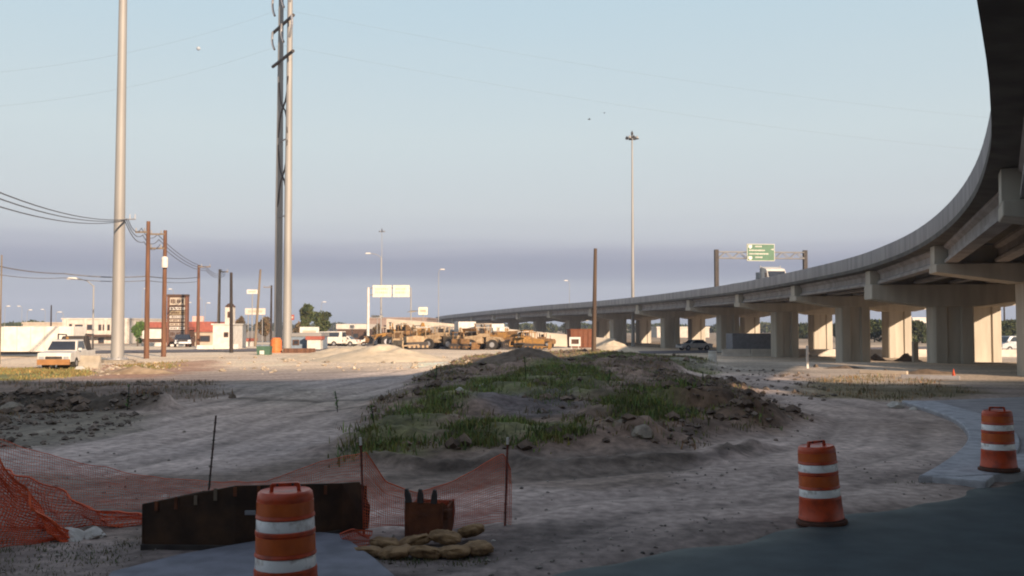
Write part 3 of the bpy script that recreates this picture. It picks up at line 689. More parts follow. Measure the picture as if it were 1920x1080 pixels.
tops.append(wood_pole(371, 104, 497, .20, M_wood, 'slim brown wooden pole just right of the tall store sign, with short crossarm', 0, xarm(1, 1.3, .2, 1))[1])
tops.append(wood_pole(409, 112, 505, .20, M_woodp, 'greyish wooden pole standing before the white kiosk', 1.5, xarm(1, 1.0, .3, 1))[1])
wood_pole(434, 84, 511, .17, M_woodd, 'black tarred pole with flat top standing right of the white kiosk', -2)
tops.append(wood_pole(478, 118, 505, .17, M_woodp, 'leaning thin wooden pole tilted to the right beside the grey shed', 9)[1])
wood_pole(508, 150, 535, .2, M_woodd, 'short dark pole just left of the twin steel poles', 0, xarm(1, 1.2, .3))
wood_pole(1113, 74, 466, .19, mat('grey_brown_wood', (.11, .075, .05), .9, (.06, .04, .03), ns=5, bump=.4, bs=30, stretch=(1, 1, .08)), 'bare leaning pole rising alone behind the grassy mound before the overpass', 4, None, None)
wood_pole(95, 190, 572, .18, M_woodd, 'short far dark pole above the white trailer at left', 0)
wood_pole(1884, 190, 560, .2, M_woodd, 'far dark pole seen under the overpass at right edge', 0)
wood_pole(0, 60, 478, .06, M_woodp, 'thin grey pole cut by the left edge of the photo', 0)

def lamp(px, d, toppy, side, label, arm=2.0, base_r=.1, heads=1, vis=1):
    p = D(px, 640, d); p.z = gz0(p.x, p.y); h_ = D(px, toppy, d).z - p.z
    o = thing('street_lamp', label, 'street lamp', tuple(p), 0, 'street lamps along the roads')
    MB().tube((0, 0, -.2), (0, 0, h_ - .6), base_r, base_r * .55, 8).build('pole', M_galv, o, smooth=True)
    for s_ in ([side] if heads == 1 else [-1, 1]):
        pts = [Vector((0, 0, h_ - .7)), Vector((s_ * arm * .3, 0, h_ - .2)), Vector((s_ * arm * .75, 0, h_))]
        MB().path(pts, .045, 6).build('arm', M_galv, o)
        MB().box((s_ * (arm * .75 + .4), 0, h_ + .0), (.95, .36, .2), taper=.7).build('lamp_head', M_white, o, bevel=.05)
    return o
lamp(174, 82, 522, -1, 'cobra head street lamp left of the pale steel monopole, its arm reaching left', 1.9)
lamp(714, 150, 475, -1, 'street lamp with lit white head left of the double white sign', 2.2, .14)
lamp(822, 170, 505, 1, 'faint street lamp right of the double white sign, near the bridge end', .4, .08)
for i, (px, py, lb) in enumerate([(8, 574, 'leftmost far street lamp above the white trailer'), (40, 574, 'second far street lamp from the left edge above the trailer'), (50, 581, 'third far street lamp, just lower, above the trailer'),
    (84, 580, 'far street lamp just left of the short dark pole'), (104, 585, 'far street lamp right of the short dark pole'), (118, 585, 'far street lamp above the left end of the two storey building'), (266, 541, 'far street lamp against the first wooden pole'),
    (324, 542, 'far street lamp over the tall store sign'), (350, 567, 'far street lamp right of the tall store sign'), (378, 559, 'upper far street lamp right of the slim brown pole'), (384, 568, 'lower far street lamp right of the slim brown pole'),
    (440, 581, 'far street lamp right of the black tarred pole'), (602, 566, 'far street lamp above the dark leafy trees'), (1068, 526, 'far street lamp above the curved overpass')]):
    lamp(px, 210 + (i * 37) % 60, py, -1 if i % 2 else 1, lb, .5, .06)
# high masts
def high_mast(px, d, toppy, label, rb=.3):
    p = D(px, 640, d); p.z = gz0(p.x, p.y); h_ = D(px, toppy, d).z - p.z
    o = thing('high_mast_light', label, 'light mast', tuple(p), 0)
    MB().tube((0, 0, -.3), (0, 0, h_), rb, rb * .35, 14).build('mast', M_galv, o, smooth=True)
    MB().lathe([(.38, h_ - .5), (.42, h_ - .42), (.38, h_ - .34)], n=14).build('ring', M_dark, o)
    MB().lathe([(.14, h_ - .2), (.2, h_ + .2), (.02, h_ + .6)], n=8).build('cap', M_dark, o)
    for k in range(8):
        a = 2 * PI * k / 8 + .2; c_ = Vector((math.cos(a), math.sin(a), 0))
        f_ = MB().tube(c_ * .4 + Vector((0, 0, h_ - .42)), c_ * .75 + Vector((0, 0, h_ - .55)), .05, n=5).build('floodlight', M_dark, o)
        MB().lathe([(.06, .2), (.24, -.05), (.26, -.22)], c_ * .85 + Vector((0, 0, h_ - .5)), 8).build('lamp_shade', M_galv if k % 2 else M_dark, f_)
    return o
high_mast(1187, 150, 252, 'very tall slender mast with a ring of floodlights above the overpass', .30)
high_mast(715, 330, 431, 'distant faint high mast light above the double white sign', .2)

# power lines
def wire(pts, r, label, sag=0, group='overhead wires'):
    o_ = []
    for a_, b_ in zip(pts[:-1], pts[1:]):
        a_ = Vector(a_); b_ = Vector(b_); n_ = 14
        for k in range(n_): t_ = k / n_; p = a_.lerp(b_, t_); p.z -= sag * 4 * t_ * (1 - t_); o_.append(p)
    o_.append(Vector(pts[-1])); return tag(MB().path(o_, r, 4).build('power_line', M_wire, norm=False), label, 'power line', group)
arm = D(240, 411, 62)
for k, (py0, dd, sg_) in enumerate(((348, 34, 1.0), (362, 34, 1.1), (380, 34, 1.1))):
    a_ = D(-60, py0 - 12, dd); wire([a_ + (a_ - arm) * 1.6 + Vector((0, 0, 3)), a_, arm + Vector((-.1 * k, 0, -.05 * k)), tops[0] + Vector((-.5 + .1 * k, 0, -.5 - .5 * k)), tops[1] + Vector((-.6 + .1 * k, 0, -.3 - .4 * k)), tops[2] + Vector((.8, 0, -.2 - .2 * k)), tops[3] + Vector((.6, 0, -.3 - .2 * k))],
        .028, ['highest', 'middle', 'lowest'][k] + ' of three thin wires sagging from the left edge to the row of wooden poles', .5)
for k, (py0, py1) in enumerate(((495, 520), (512, 528))):
    wire([D(-20, py0, 60), D(120, py1 - 7, 66), D(275, py1 - 2, 70), D(371, py1, 104)], .045 if k == 0 else .03, ['upper thick', 'lower thin'][k] + ' dark cable hanging low across the left haze band', .15)
for k, py in enumerate((-20, 48)):
    for j, (pl, pr_) in enumerate((((-300, 230 - 70 * k), (2300, 330 + 60 * k)),)):
        c_ = A + Vector((0, 0, zat(py) - 1.5)); wire([D(-500, 190 - 40 + 60 * k, 62), c_, D(2300, 190 + 60 * k + 60, 125)], .006, ['upper', 'lower'][k] + ' faint high transmission wire passing the twin steel poles', 2.2)
# ------------------------------------------------------------------ buildings
def rect_building(px0, px1, toppy, d, depth, label, m, name='building', roofm=None, windows=(), basepy=None, cat='building', roofh=.35, over=.3):
    a_ = D(px0, 640, d); b_ = D(px1, 640, d); w_ = (b_ - a_).x; cx = (a_.x + b_.x) / 2; g_ = H(cx, d)
    if basepy is not None: g_ = D(px0, basepy, d).z
    h_ = D(px0, toppy, d).z - g_
    r = thing(name, label, cat, (cx, d, g_))
    w = MB().box((0, depth / 2, h_ / 2 - .3), (w_, depth, h_ + .6)).build('wall', m, r)
    MB().box((0, depth / 2, h_ + roofh / 2), (w_ + over, depth + over, roofh)).build('roof', roofm or m, r)
    for x0, x1, y0, y1 in windows:
        X0 = D(x0, 640, d).x - cx; X1 = D(x1, 640, d).x - cx; Z1 = D(px0, y0, d).z - g_; Z0 = D(px0, y1, d).z - g_
        f_ = MB(); 
        for bx in (X0, X1): f_.box((bx, -.03, (Z0 + Z1) / 2), (.12, .1, Z1 - Z0 + .12))
        for bz in (Z0, Z1): f_.box(((X0 + X1) / 2, -.035, bz), (X1 - X0 - .12, .1, .12))
        wf = f_.build('window', M_brown, r); MB().box(((X0 + X1) / 2, .0, (Z0 + Z1) / 2), (X1 - X0 - .125, .06, Z1 - Z0 - .125)).build('pane', M_glass, wf)
    return r, w_, h_
r, w_, h_ = rect_building(116, 242, 599, 175, 22, 'white two storey block with small dark upper windows behind the pale steel monopole', M_stucco, roofh=.25,
    windows=[(130, 134, 608, 613), (141, 154, 609, 618), (163, 173, 609, 618), (185, 189, 609, 619), (193, 197, 609, 619), (201, 205, 609, 619), (225, 230, 609, 619), (185, 197, 634, 643), (215, 224, 630, 643)])
MB().box((1.5, -1.2, h_ * .33), (5.5, 2.4, .35)).build('canopy', M_brown, r)
for k in range(4): MB().box((-w_ / 2 + .6 + k * w_ / 3.3, -.12, h_ / 2), (.5, .25, h_)).build('pilaster', M_stucco, r)
rect_building(42, 118, 607, 215, 18, 'long low cream building behind the white trailer', M_cream, windows=[(50, 60, 614, 620), (70, 80, 614, 620), (92, 102, 614, 620)])
r, w_, h_ = rect_building(266, 352, 617, 135, 12, 'low store with white fascia and red tiled roof beside the first wooden poles', M_brown, roofh=.2)
g_ = r.location.z; cx = r.location.x
def fbox(r, px0, px1, py0, py1, d, dep, m, name, out=.1):
    X0 = D(px0, 640, d).x - r.location.x; X1 = D(px1, 640, d).x - r.location.x; Z1 = D(px0, py0, d).z - r.location.z; Z0 = D(px0, py1, d).z - r.location.z
    return MB().box(((X0 + X1) / 2, -out - dep / 2 + .02, (Z0 + Z1) / 2), (X1 - X0, dep, Z1 - Z0)).build(name, m, r)
fbox(r, 269, 306, 617, 635, 135, .4, M_white, 'fascia_panel', .1)
MB().prism([(-w_ / 2 - .3, h_ - .1), (w_ / 2 + .3, h_ - .1), (w_ / 2 - .5, h_ + 1.0), (-w_ / 2 + .5, h_ + 1.0)], .3, 11, 'y').build('mansard_roof', M_redroof, r)
fbox(r, 264, 350, 642, 654, 133, .2, M_white, 'low_wall', 1.6)
r, w_, h_ = rect_building(350, 400, 624, 138, 10, 'cream shop with red mansard roof right of the tall store sign', M_cream, roofh=.15, windows=[(355, 366, 630, 640), (375, 393, 630, 640)])
MB().prism([(-w_ / 2 - .3, h_ + .12), (w_ / 2 + .3, h_ + .12), (w_ / 2 - .2, h_ + 1.6), (-w_ / 2 + .2, h_ + 1.6)], -.4, 9, 'y').build('mansard_roof', M_redroof, r)
MB().box((-w_ / 4, 2, h_ + 2.0), (w_ * .42, .4, .8)).build('parapet_sign', mat('pale_pink_stucco', (.62, .42, .36), .9), r)
# white kiosk with a little tower
kd = 98
r, w_, h_ = rect_building(399, 436, 609, kd, 5, 'white mission style kiosk with a small tower and dark cap', M_white, roofh=.12, windows=[(421, 427, 624, 631)])
tx0 = D(417, 640, kd).x - r.location.x; tx1 = D(432, 640, kd).x - r.location.x; zt = D(417, 577, kd).z - r.location.z; tw = tx1 - tx0; tcx = (tx0 + tx1) / 2
tow = MB().box((tcx, 1.2, (h_ + zt) / 2 + .06), (tw, tw, zt - h_ + .1)).build('tower', M_stucco, r)
MB().box((tcx, 1.2 - tw / 2 - .02, h_ + (zt - h_) * .6), (tw * .35, .06, (zt - h_) * .35)).build('tower_window', M_brown, tow)
MB().lathe([(tw * .72, zt + .1), (tw * .6, zt + .2), (tw * .35, zt + .42), (.06, zt + .5)], (tcx, 1.2, 0), 10).build('tower_cap', M_brown, tow)
fbox(r, 372, 404, 647, 666, kd, .25, M_white, 'yard_wall', .4); fbox(r, 437, 450, 645, 660, kd, .25, M_white, 'yard_wall', .3)
rect_building(441, 464, 640, 120, 4, 'small white shed right of the kiosk', M_white, 'shed', M_redroof, [(445, 451, 644, 652)])
rect_building(464, 512, 646, 150, 10, 'low grey shed between the leaning pole and the twin steel poles', M_blue, 'shed', M_galv)
# tall store sign
sd = 112
p = D(333, 650, sd); p.z = H(p.x, p.y); r = thing('store_sign', 'tall dark brown store directory sign with rows of cream lettering', 'sign', tuple(p))
z1 = D(333, 556, sd).z - p.z; ww = 36 * sd / 1800
MB().box((0, 0, z1 / 2 + .2), (ww * .86, .5, z1 - .2)).build('board', M_brown, r)
for s_ in (-1, 1): MB().box((s_ * ww * .48, 0, z1 / 2), (ww * .1, .6, z1 + .1)).build('side_column', mat('reddish_brown_paint', (.16, .075, .05), .8), r)
MB().box((0, 0, z1 + .12), (ww * 1.08, .7, .25)).build('cap', M_brown, r)
rr = random.Random(11)
for fy0, fy1, c_ in ((558, 572, M_cream), (576, 581, M_white), (583, 590, mat('dull_sign_tan', (.30, .24, .15), .8)), (592, 596.5, M_white), (599, 603, M_cream), (606, 610.5, M_cream), (613, 618, M_white), (620, 632, mat('grey_brown_sign', (.16, .13, .12), .8))):
    Z1 = D(333, fy0, sd).z - p.z; Z0 = D(333, fy1, sd).z - p.z
    pn = MB().box((0, -.27, (Z0 + Z1) / 2), (ww * .78, .06, Z1 - Z0)).build('sign_panel', c_, r)
    mb = MB(); x_ = -ww * .34; 
    while x_ < ww * .33:
        l_ = rr.uniform(.09, .22); mb.box((x_ + l_ / 2, -.31, (Z0 + Z1) / 2), (l_, .02, (Z1 - Z0) * rr.uniform(.4, .62))); x_ += l_ + rr.choice((.06, .06, .2))
    mb.build('lettering', M_brown, pn)
# double white overhead sign
def dsign():
    d = 140; p = D(690, 640, d); p.z = H(p.x, p.y); r = thing('overhead_sign', 'cantilever post carrying two wide cream road sign panels side by side', 'road sign', tuple(p))
    X = lambda px: D(px, 640, d).x - p.x
    Z = lambda py: D(690, py, d).z - p.z
    MB().tube((0, 0, -.2), (0, 0, Z(539)), .22, .18, 12).build('post', M_white, r, smooth=True)
    MB().tube((X(770), .2, -.2), (X(770), .2, Z(540)), .1, .08, 8).build('thin_post', M_galv, r)
    mb = MB()
    for py in (540, 553): mb.tube((0, 0, Z(py)), (X(770), .2, Z(py)), .07, n=6)
    mb.build('beam', M_galv, r)
    rr = random.Random(5)
    for a_, b_ in ((699, 734), (737, 768)):
        pn = MB().box(((X(a_) + X(b_)) / 2, -.3, (Z(535) + Z(557)) / 2), (X(b_) - X(a_), .1, Z(535) - Z(557))).build('sign_panel', mat('sunlit_cream_sign', (.74, .68, .54), .7), r)
        mb = MB()
        for fy in (.32, .62):
            x_ = X(a_) + .45
            while x_ < X(b_) - .5: l_ = rr.uniform(.12, .2); mb.box((x_, -.36, lerp(Z(535), Z(557), fy)), (l_, .015, .3)); x_ += l_ + .1
        mb.build('lettering', mat('faded_letter_tan', (.50, .45, .33), .8), pn)
dsign()
def post_sign(px, d, py0, py1, w_px, label, m=M_white, legs=1, name='sign_board'):
    p = D(px, 640, d); p.z = H(p.x, p.y); Z = lambda py: D(px, py, d).z - p.z; w_ = w_px * d / 1800
    r = thing(name, label, 'sign', tuple(p))
    MB().box((0, 0, (Z(py0) + Z(py1)) / 2), (w_, .12, Z(py0) - Z(py1))).build('board', m, r)
    MB().box((0, -.065, (Z(py0) + Z(py1)) / 2), (w_ * .7, .01, (Z(py0) - Z(py1)) * .35)).build('lettering', M_cream, r)
    for k in range(legs):
        x_ = 0 if legs == 1 else (k - .5) * w_ * .7
        MB().tube((x_, .08, -.2), (x_, .08, Z(py1) + .05), .07, n=6).build('post', M_galv, r)
post_sign(793, 140, 576, 590, 17, 'square cream sign board at the far end of the overpass', mat('sunlit_cream_sign', (.74, .68, .54), .7))
post_sign(472, 125, 543, 551, 20, 'narrow white board high on a thin post right of the black tarred pole')
post_sign(478, 140, 578, 590, 38, 'wide cream sign board on two posts behind the leaning pole', M_stucco, 2)
post_sign(580, 105, 613, 633, 36, 'white sign board above the little grey booth right of the twin poles', M_white, 2)
post_sign(546, 130, 590, 600, 10, 'small red and white sign just right of the twin steel poles', mat('dull_red_sign', (.35, .08, .06), .7))
post_sign(707, 150, 591, 596, 22, 'thin white lit panel on a post under the double white sign')
post_sign(660, 160, 608, 616, 9, 'small round topped white sign before the low canopy')
rect_building(543, 600, 631, 98, 4, 'little grey blue booth with a white end wall right of the twin steel poles', M_blue, 'booth', M_galv, [(550, 560, 638, 646)])
rect_building(576, 601, 637, 96.5, 1.2, 'white cabinet against the grey booth', M_white, 'cabinet', M_redroof)
rect_building(632, 686, 617, 170, 12, 'low cream canopied shop with dark openings left of the double sign', M_brown, roofm=M_stucco, roofh=.9, windows=[(640, 650, 625, 634), (662, 672, 625, 634)])
rect_building(692, 800, 598, 210, 30, 'long hazy brown building behind the parked machines', mat('hazy_brown_brick', (.27, .20, .17), .9), windows=[(720, 726, 610, 616), (748, 754, 610, 616)])
rect_building(1712, 1742, 597, 330, 15, 'small far white building seen between the overpass piers', M_white, windows=[(1716, 1722, 600, 603)])
rect_building(1232, 1330, 615, 260, 12, 'far cream building under the overpass', M_stucco)

# ------------------------------------------------------------------ vehicles
def car(loc, rz, label, paint, kind='sedan', name='parked_car', cat='car', group=None):
    r = thing(name, label, cat, loc, rz, group)
    if kind == 'pickup':
        L_, Wd = 5.3, 1.95
        body = [(-2.65, .45), (2.6, .45), (2.68, .75), (2.6, 1.02), (1.25, 1.12), (-.75, 1.15), (-.76, 1.08), (-2.65, 1.08)]
        cabp = [(-.75, 1.1), (1.3, 1.1), (.72, 1.78), (-.6, 1.82)]; rear = -.72
    elif kind == 'van':
        L_, Wd = 5.0, 1.95; body = [(-2.5, .4), (2.5, .4), (2.5, .95), (1.9, 1.15), (-2.5, 1.2)]; cabp = [(-2.48, 1.15), (1.9, 1.15), (1.25, 1.95), (-2.4, 2.0)]
    else:
        L_, Wd = 4.6, 1.8; body = [(-2.25, .35), (2.2, .35), (2.3, .6), (2.2, .78), (1.1, .92), (-1.4, .95), (-2.2, .9), (-2.3, .6)]; cabp = [(-1.55, .9), (1.15, .9), (.45, 1.4), (-.95, 1.42)]
    h = Wd / 2
    MB().prism(body, -h, h, 'y').build('body', paint, r, bevel=.06)
    n = len(cabp); vs = []
    zlo = min(z for _, z in cabp); zhi = max(z for _, z in cabp)
    for s_ in (-1, 1):
        for x_, z_ in cabp: vs.append((x_, s_ * (h * .96 - .16 * (z_ - zlo) / (zhi - zlo)), z_))
    fs = [tuple(range(n)), tuple(range(n, 2 * n))] + [(i, (i + 1) % n, n + (i + 1) % n, n + i) for i in range(n)]
    cb = MB().add(vs, fs).build('cabin', paint, r, bevel=.04)
    # glass slightly proud of the cabin
    (x0, z0), (x1, z1), (x2, z2), (x3, z3) = cabp
    def ip(pa, pb, t_): return (lerp(pa[0], pb[0], t_), lerp(pa[1], pb[1], t_))
    a_, b_ = ip(cabp[1], cabp[2], .1), ip(cabp[1], cabp[2], .9); yb = h * .96 - .05; yt = h * .96 - .20
    MB().add([(a_[0] + .03, -yb + .06, a_[1]), (a_[0] + .03, yb - .06, a_[1]), (b_[0] + .03, yt - .04, b_[1]), (b_[0] + .03, -yt + .04, b_[1]),
              (a_[0] - .02, -yb + .06, a_[1]), (a_[0] - .02, yb - .06, a_[1]), (b_[0] - .02, yt - .04, b_[1]), (b_[0] - .02, -yt + .04, b_[1])],
             [(0, 1, 2, 3), (4, 7, 6, 5), (0, 4, 5, 1), (1, 5, 6, 2), (2, 6, 7, 3), (3, 7, 4, 0)]).build('windshield', M_glass, r)
    a_, b_ = ip(cabp[0], cabp[3], .15), ip(cabp[0], cabp[3], .88)
    MB().add([(a_[0] - .02, -yb + .1, a_[1]), (a_[0] - .02, yb - .1, a_[1]), (b_[0] - .02, yt - .06, b_[1]), (b_[0] - .02, -yt + .06, b_[1])], [(0, 1, 2, 3)]).build('rear_window', M_glass, r)
    for s_ in (-1, 1):
        q0 = ip(cabp[0], cabp[1], .1); q1 = ip(cabp[0], cabp[1], .9); q3 = ip(cabp[3], cabp[2], .08); q2 = ip(cabp[3], cabp[2], .88)
        k = lambda q_, f_: (q_[0], s_ * (h * .96 - .16 * f_ + .012), lerp(zlo, zhi, f_))
        MB().add([k(q0, .15), k(q1, .15), k(q2, .85), k(q3, .85)], [(0, 1, 2, 3)]).build('side_window', M_glass, r)
        fx = max(x_ for x_, z_ in body)
        MB().box((fx - .04, s_ * h * .74, .72), (.1, .3, .17)).build('headlight', M_silver, r)
        MB().box((-fx + .03, s_ * h * .8, .75), (.1, .25, .2)).build('tail_light', M_redroof, r)
        MB().box((cabp[1][0] - .15, s_ * (h + .12), zlo + .12), (.1, .2, .14)).build('mirror', paint, r)
        for x_ in (1.45, -1.4): wheel(.36, .26, x_, s_ * (h - .12), r)
    MB().box((fx - .02, 0, .5), (.16, Wd * .96, .2)).build('bumper', M_silver, r)
    MB().box((fx + .0, 0, .73), (.06, Wd * .5, .16)).build('grille', M_dark, r)
    if kind == 'pickup':
        MB().box((-1.7, 0, 1.12), (1.6, Wd * .8, .1)).build('bed_floor', M_dark, r)
    return r
def gpt(px, d, py=650):
    p = D(px, py, d); p.z = H(p.x, p.y); return p
p = gpt(127, 54.5); wt = car(tuple(p), math.radians(-82), 'white pickup truck with a dark load in its bed before the white trailer', M_white, 'pickup', 'pickup_truck', 'pickup truck')
MB().box((-1.6, 0, 1.55), (1.5, 1.7, .95), taper=.8).build('bed_load', M_dark, wt, bevel=.08)
mb = MB()
for s_ in (-1, 1):
    mb.tube((-.85, s_ * .85, 1.1), (-.85, s_ * .85, 2.15), .05); mb.tube((-2.5, s_ * .85, 1.1), (-2.5, s_ * .85, 2.1), .05); mb.tube((-2.5, s_ * .85, 2.1), (-.85, s_ * .85, 2.15), .04)
mb.build('load_rack', M_dark, wt)
MB().lathe([(.09, 0), (.09, .14), (.05, .18)], (.1, 0, 1.82), 8).build('beacon', M_yel, wt)
wt.scale = (.88, .88, .88)
# the dusty orange underside colour of the bumper
MB().box((2.66, 0, .46), (.2, 1.9, .34)).build('push_bumper', mat('dusty_orange_paint', (.33, .16, .06), .8), wt)
p = gpt(342, 108); car(tuple(p), math.radians(-70), 'dark car parked below the tall store sign', M_darkcar)
p = gpt(1302, 128); car(tuple(p), math.radians(200), 'pale grey car under the overpass between two far piers', M_silver)
p = gpt(1903, 120); car(tuple(p), math.radians(190), 'pale grey van parked beyond the overpass at the right edge', M_silver, 'van', 'parked_van', 'van')
for px, d, lb, k in ((612, 128, 'leftmost of three pale vehicles right of the grey booth', 'van'), (626, 134, 'middle one of three pale vehicles right of the grey booth', 'sedan'), (642, 130, 'rightmost of three pale vehicles right of the grey booth', 'sedan')):
    p = gpt(px, d); car(tuple(p), math.radians(170), lb, [M_white, M_cream, M_silver][px % 3], k, 'parked_van' if k == 'van' else 'parked_car', k.replace('sedan', 'car'))
p = gpt(700, 138); car(tuple(p), math.radians(10), 'pale car just right of the double sign post', M_white)
p = gpt(1450, 175); car(tuple(p), math.radians(10), 'far pale car under the second overpass', M_white)
# white box trailer at the left edge
p = gpt(50, 74); r = thing('box_trailer', 'long white box trailer at the left edge behind the pickup truck', 'trailer', (-33.3 - 4.25, p.y, p.z), math.radians(1))
tz = D(50, 612, 74).z - p.z; tb = D(50, 659, 74).z - p.z
bd = MB().box((-2, 0, (tz + tb) / 2), (12.5, 2.4, tz - tb)).build('box', M_white, r, bevel=.05)
for k in range(13): MB().box((-8.2 + k * 1.03, -1.215, (tz + tb) / 2), (.05, .03, tz - tb - .1)).build('side_rib', M_stucco, bd)
for x_ in (-4.6, -3.7): wheel(.36, .3, x_, -1.0, r, .36); wheel(.36, .3, x_, 1.0, r, .36)
MB().box((-2, 0, tb - .08), (12.2, 1.2, .14)).build('chassis', M_dark, r)
MB().box((3.6, -.9, .25), (.12, .12, .55)).build('landing_leg', M_dark, r)
# grey trailer behind the piers
p = gpt(1418, 108); r = thing('box_trailer', 'dull grey box trailer standing behind the overpass piers', 'trailer', tuple(p), math.radians(4))
tz = D(1418, 626, 108).z - p.z
MB().box((0, 0, tz / 2 + .25), (6.2, 2.4, tz - .4)).build('box', mat('dull_trailer_grey', (.20, .20, .22), .7), r, bevel=.05)
MB().box((0, -1.22, .5), (6.0, .05, .08)).build('rail', M_dark, r)
for x_ in (-1.5, -.6): wheel(.4, .3, x_, -1.0, r); wheel(.4, .3, x_, 1.0, r)

# construction machines, built at the origin: nose along +x
def wheel_loader(label, loc, rz, paint=M_yel, up=.5, roofm=M_cream):
    r = thing('wheel_loader', label, 'loader', loc, rz, 'yellow construction machines parked in a row')
    MB().prism([(-3.2, .9), (-.4, .9), (-.4, 1.9), (-1.2, 2.1), (-3.1, 1.9), (-3.3, 1.5)], -.85, .85, 'y').build('engine_hood', paint, r, bevel=.06)
    cb = MB().box((-.42, 0, 2.1), (1.5, 1.5, .5)).build('cab', paint, r)
    for x_ in (-1.2, .32):
        for y_ in (-.7, .7): MB().box((x_, y_, 2.7), (.13, .13, .9)).build('cab_post', paint, cb)
    MB().box((-.6, 0, 2.6), (.5, .6, .6)).build('seat', M_dark, cb); MB().box((-.42, 0, 3.22), (1.8, 1.7, .14)).build('cab_roof', roofm, cb)
    MB().prism([(.1, .8), (1.6, .8), (1.7, 1.5), (.6, 1.9), (.1, 1.8)], -.6, .6, 'y').build('front_frame', paint, r, bevel=.05)
    for s_ in (-1, 1):
        for x_ in (1.2, -2.0): wheel(.75, .55, x_, s_ * 1.0, r)
        MB().path([Vector((.9, s_ * .5, 1.8)), Vector((2.2, s_ * .5, 1.5 + up)), Vector((3.0, s_ * .5, .6 + 1.2 * up))], .14, 6).build('lift_arm', paint, r)
    z = .15 + 1.3 * up
    MB().prism([(2.9, z), (4.0, z - .05), (4.05, z + .03), (3.1, z + .2), (2.95, z + .75), (3.3, z + 1.15), (3.2, z + 1.2), (2.8, z + .8)], -1.3, 1.3, 'y').build('bucket', M_dark if up < .3 else paint, r)
    MB().tube((-2.4, .3, 1.9), (-2.4, .3, 2.7), .07).build('exhaust_pipe', M_dark, r)
    return r
def backhoe(label, loc, rz, paint=M_yel):
    r = wheel_loader(label, loc, rz, paint, .1); r['category'] = 'backhoe'; r.name = 'backhoe_loader'
    MB().path([Vector((-3.2, 0, 1.3)), Vector((-4.0, 0, 3.2))], .2, 6).build('boom', paint, r)
    MB().path([Vector((-4.0, 0, 3.2)), Vector((-4.5, 0, 1.3))], .15, 6).build('dipper_arm', paint, r)
    MB().prism([(-4.7, 1.3), (-4.2, 1.3), (-3.9, .8), (-4.3, .5), (-4.7, .8)], -.35, .35, 'y').build('rear_bucket', M_dark, r)
    return r
def grader(label, loc, rz, paint=M_yel):
    r = thing('motor_grader', label, 'grader', loc, rz, 'yellow construction machines parked in a row')
    MB().prism([(-3.6, .9), (-1.2, .9), (-1.2, 2.0), (-3.5, 1.9)], -.6, .6, 'y').build('engine_hood', paint, r, bevel=.05)
    cb = MB().box((-.5, 0, 1.95), (1.3, 1.3, .8), taper=.95).build('cab', paint, r); MB().box((-.5, 0, 3.12), (1.5, 1.5, .14)).build('cab_roof', M_white, cb)
    for x_ in (-1.12, .12):
        for y_ in (-.6, .6): MB().box((x_, y_, 2.7), (.12, .12, .75)).build('cab_post', paint, cb)
    MB().path([Vector((-.2, 0, 1.7)), Vector((1.6, 0, 2.0)), Vector((3.6, 0, 1.6)), Vector((4.3, 0, 1.0))], .17, 6).build('main_frame', paint, r)
    MB().box((1.6, 0, .65), (.15, 3.2, .6), rz=.4).build('blade', M_dark, r); MB().tube((1.5, 0, 1.0), (1.5, 0, 1.9), .3).build('blade_ring', paint, r)
    for s_ in (-1, 1):
        for x_ in (-3.0, -1.7, 4.2): wheel(.62, .38, x_, s_ * .95, r)
    return r
def dozer(label, loc, rz, paint=M_yel):
    r = thing('bulldozer', label, 'bulldozer', loc, rz, 'yellow construction machines parked in a row')
    for s_ in (-1, 1):
        tr = MB().prism([(-1.7, .15), (1.5, .15), (1.85, .5), (1.5, .95), (-1.6, 1.05), (-2.0, .6)], s_ * .95 - .25, s_ * .95 + .25, 'y').build('track', M_dark, r, bevel=.05)
        for k in range(5): MB().tube((-1.3 + k * .65, s_ * .95 - .27, .4), (-1.3 + k * .65, s_ * .95 + .27, .4), .2, n=10).build('roller', paint, tr)
    MB().prism([(-1.6, .8), (1.5, .8), (1.5, 1.7), (.1, 1.85), (-1.6, 1.7)], -.6, .6, 'y').build('engine_hood', paint, r, bevel=.05)
    for x_ in (-1.3, .0):
        for y_ in (-.6, .6): MB().box((x_, y_, 2.2), (.1, .1, 1.2)).build('canopy_post', paint, r)
    MB().box((-.65, 0, 2.85), (1.7, 1.6, .12)).build('canopy', paint, r)
    MB().prism([(2.3, .1), (2.45, .1), (2.6, .6), (2.5, 1.2), (2.35, 1.25), (2.4, .6)], -1.6, 1.6, 'y').build('blade', paint, r)
    for s_ in (-1, 1): MB().tube((0, s_ * 1.2, .6), (2.35, s_ * 1.2, .5), .1).build('push_arm', paint, r)
    MB().tube((.8, .3, 1.7), (.8, .3, 2.5), .06).build('exhaust_pipe', M_dark, r)
    return r
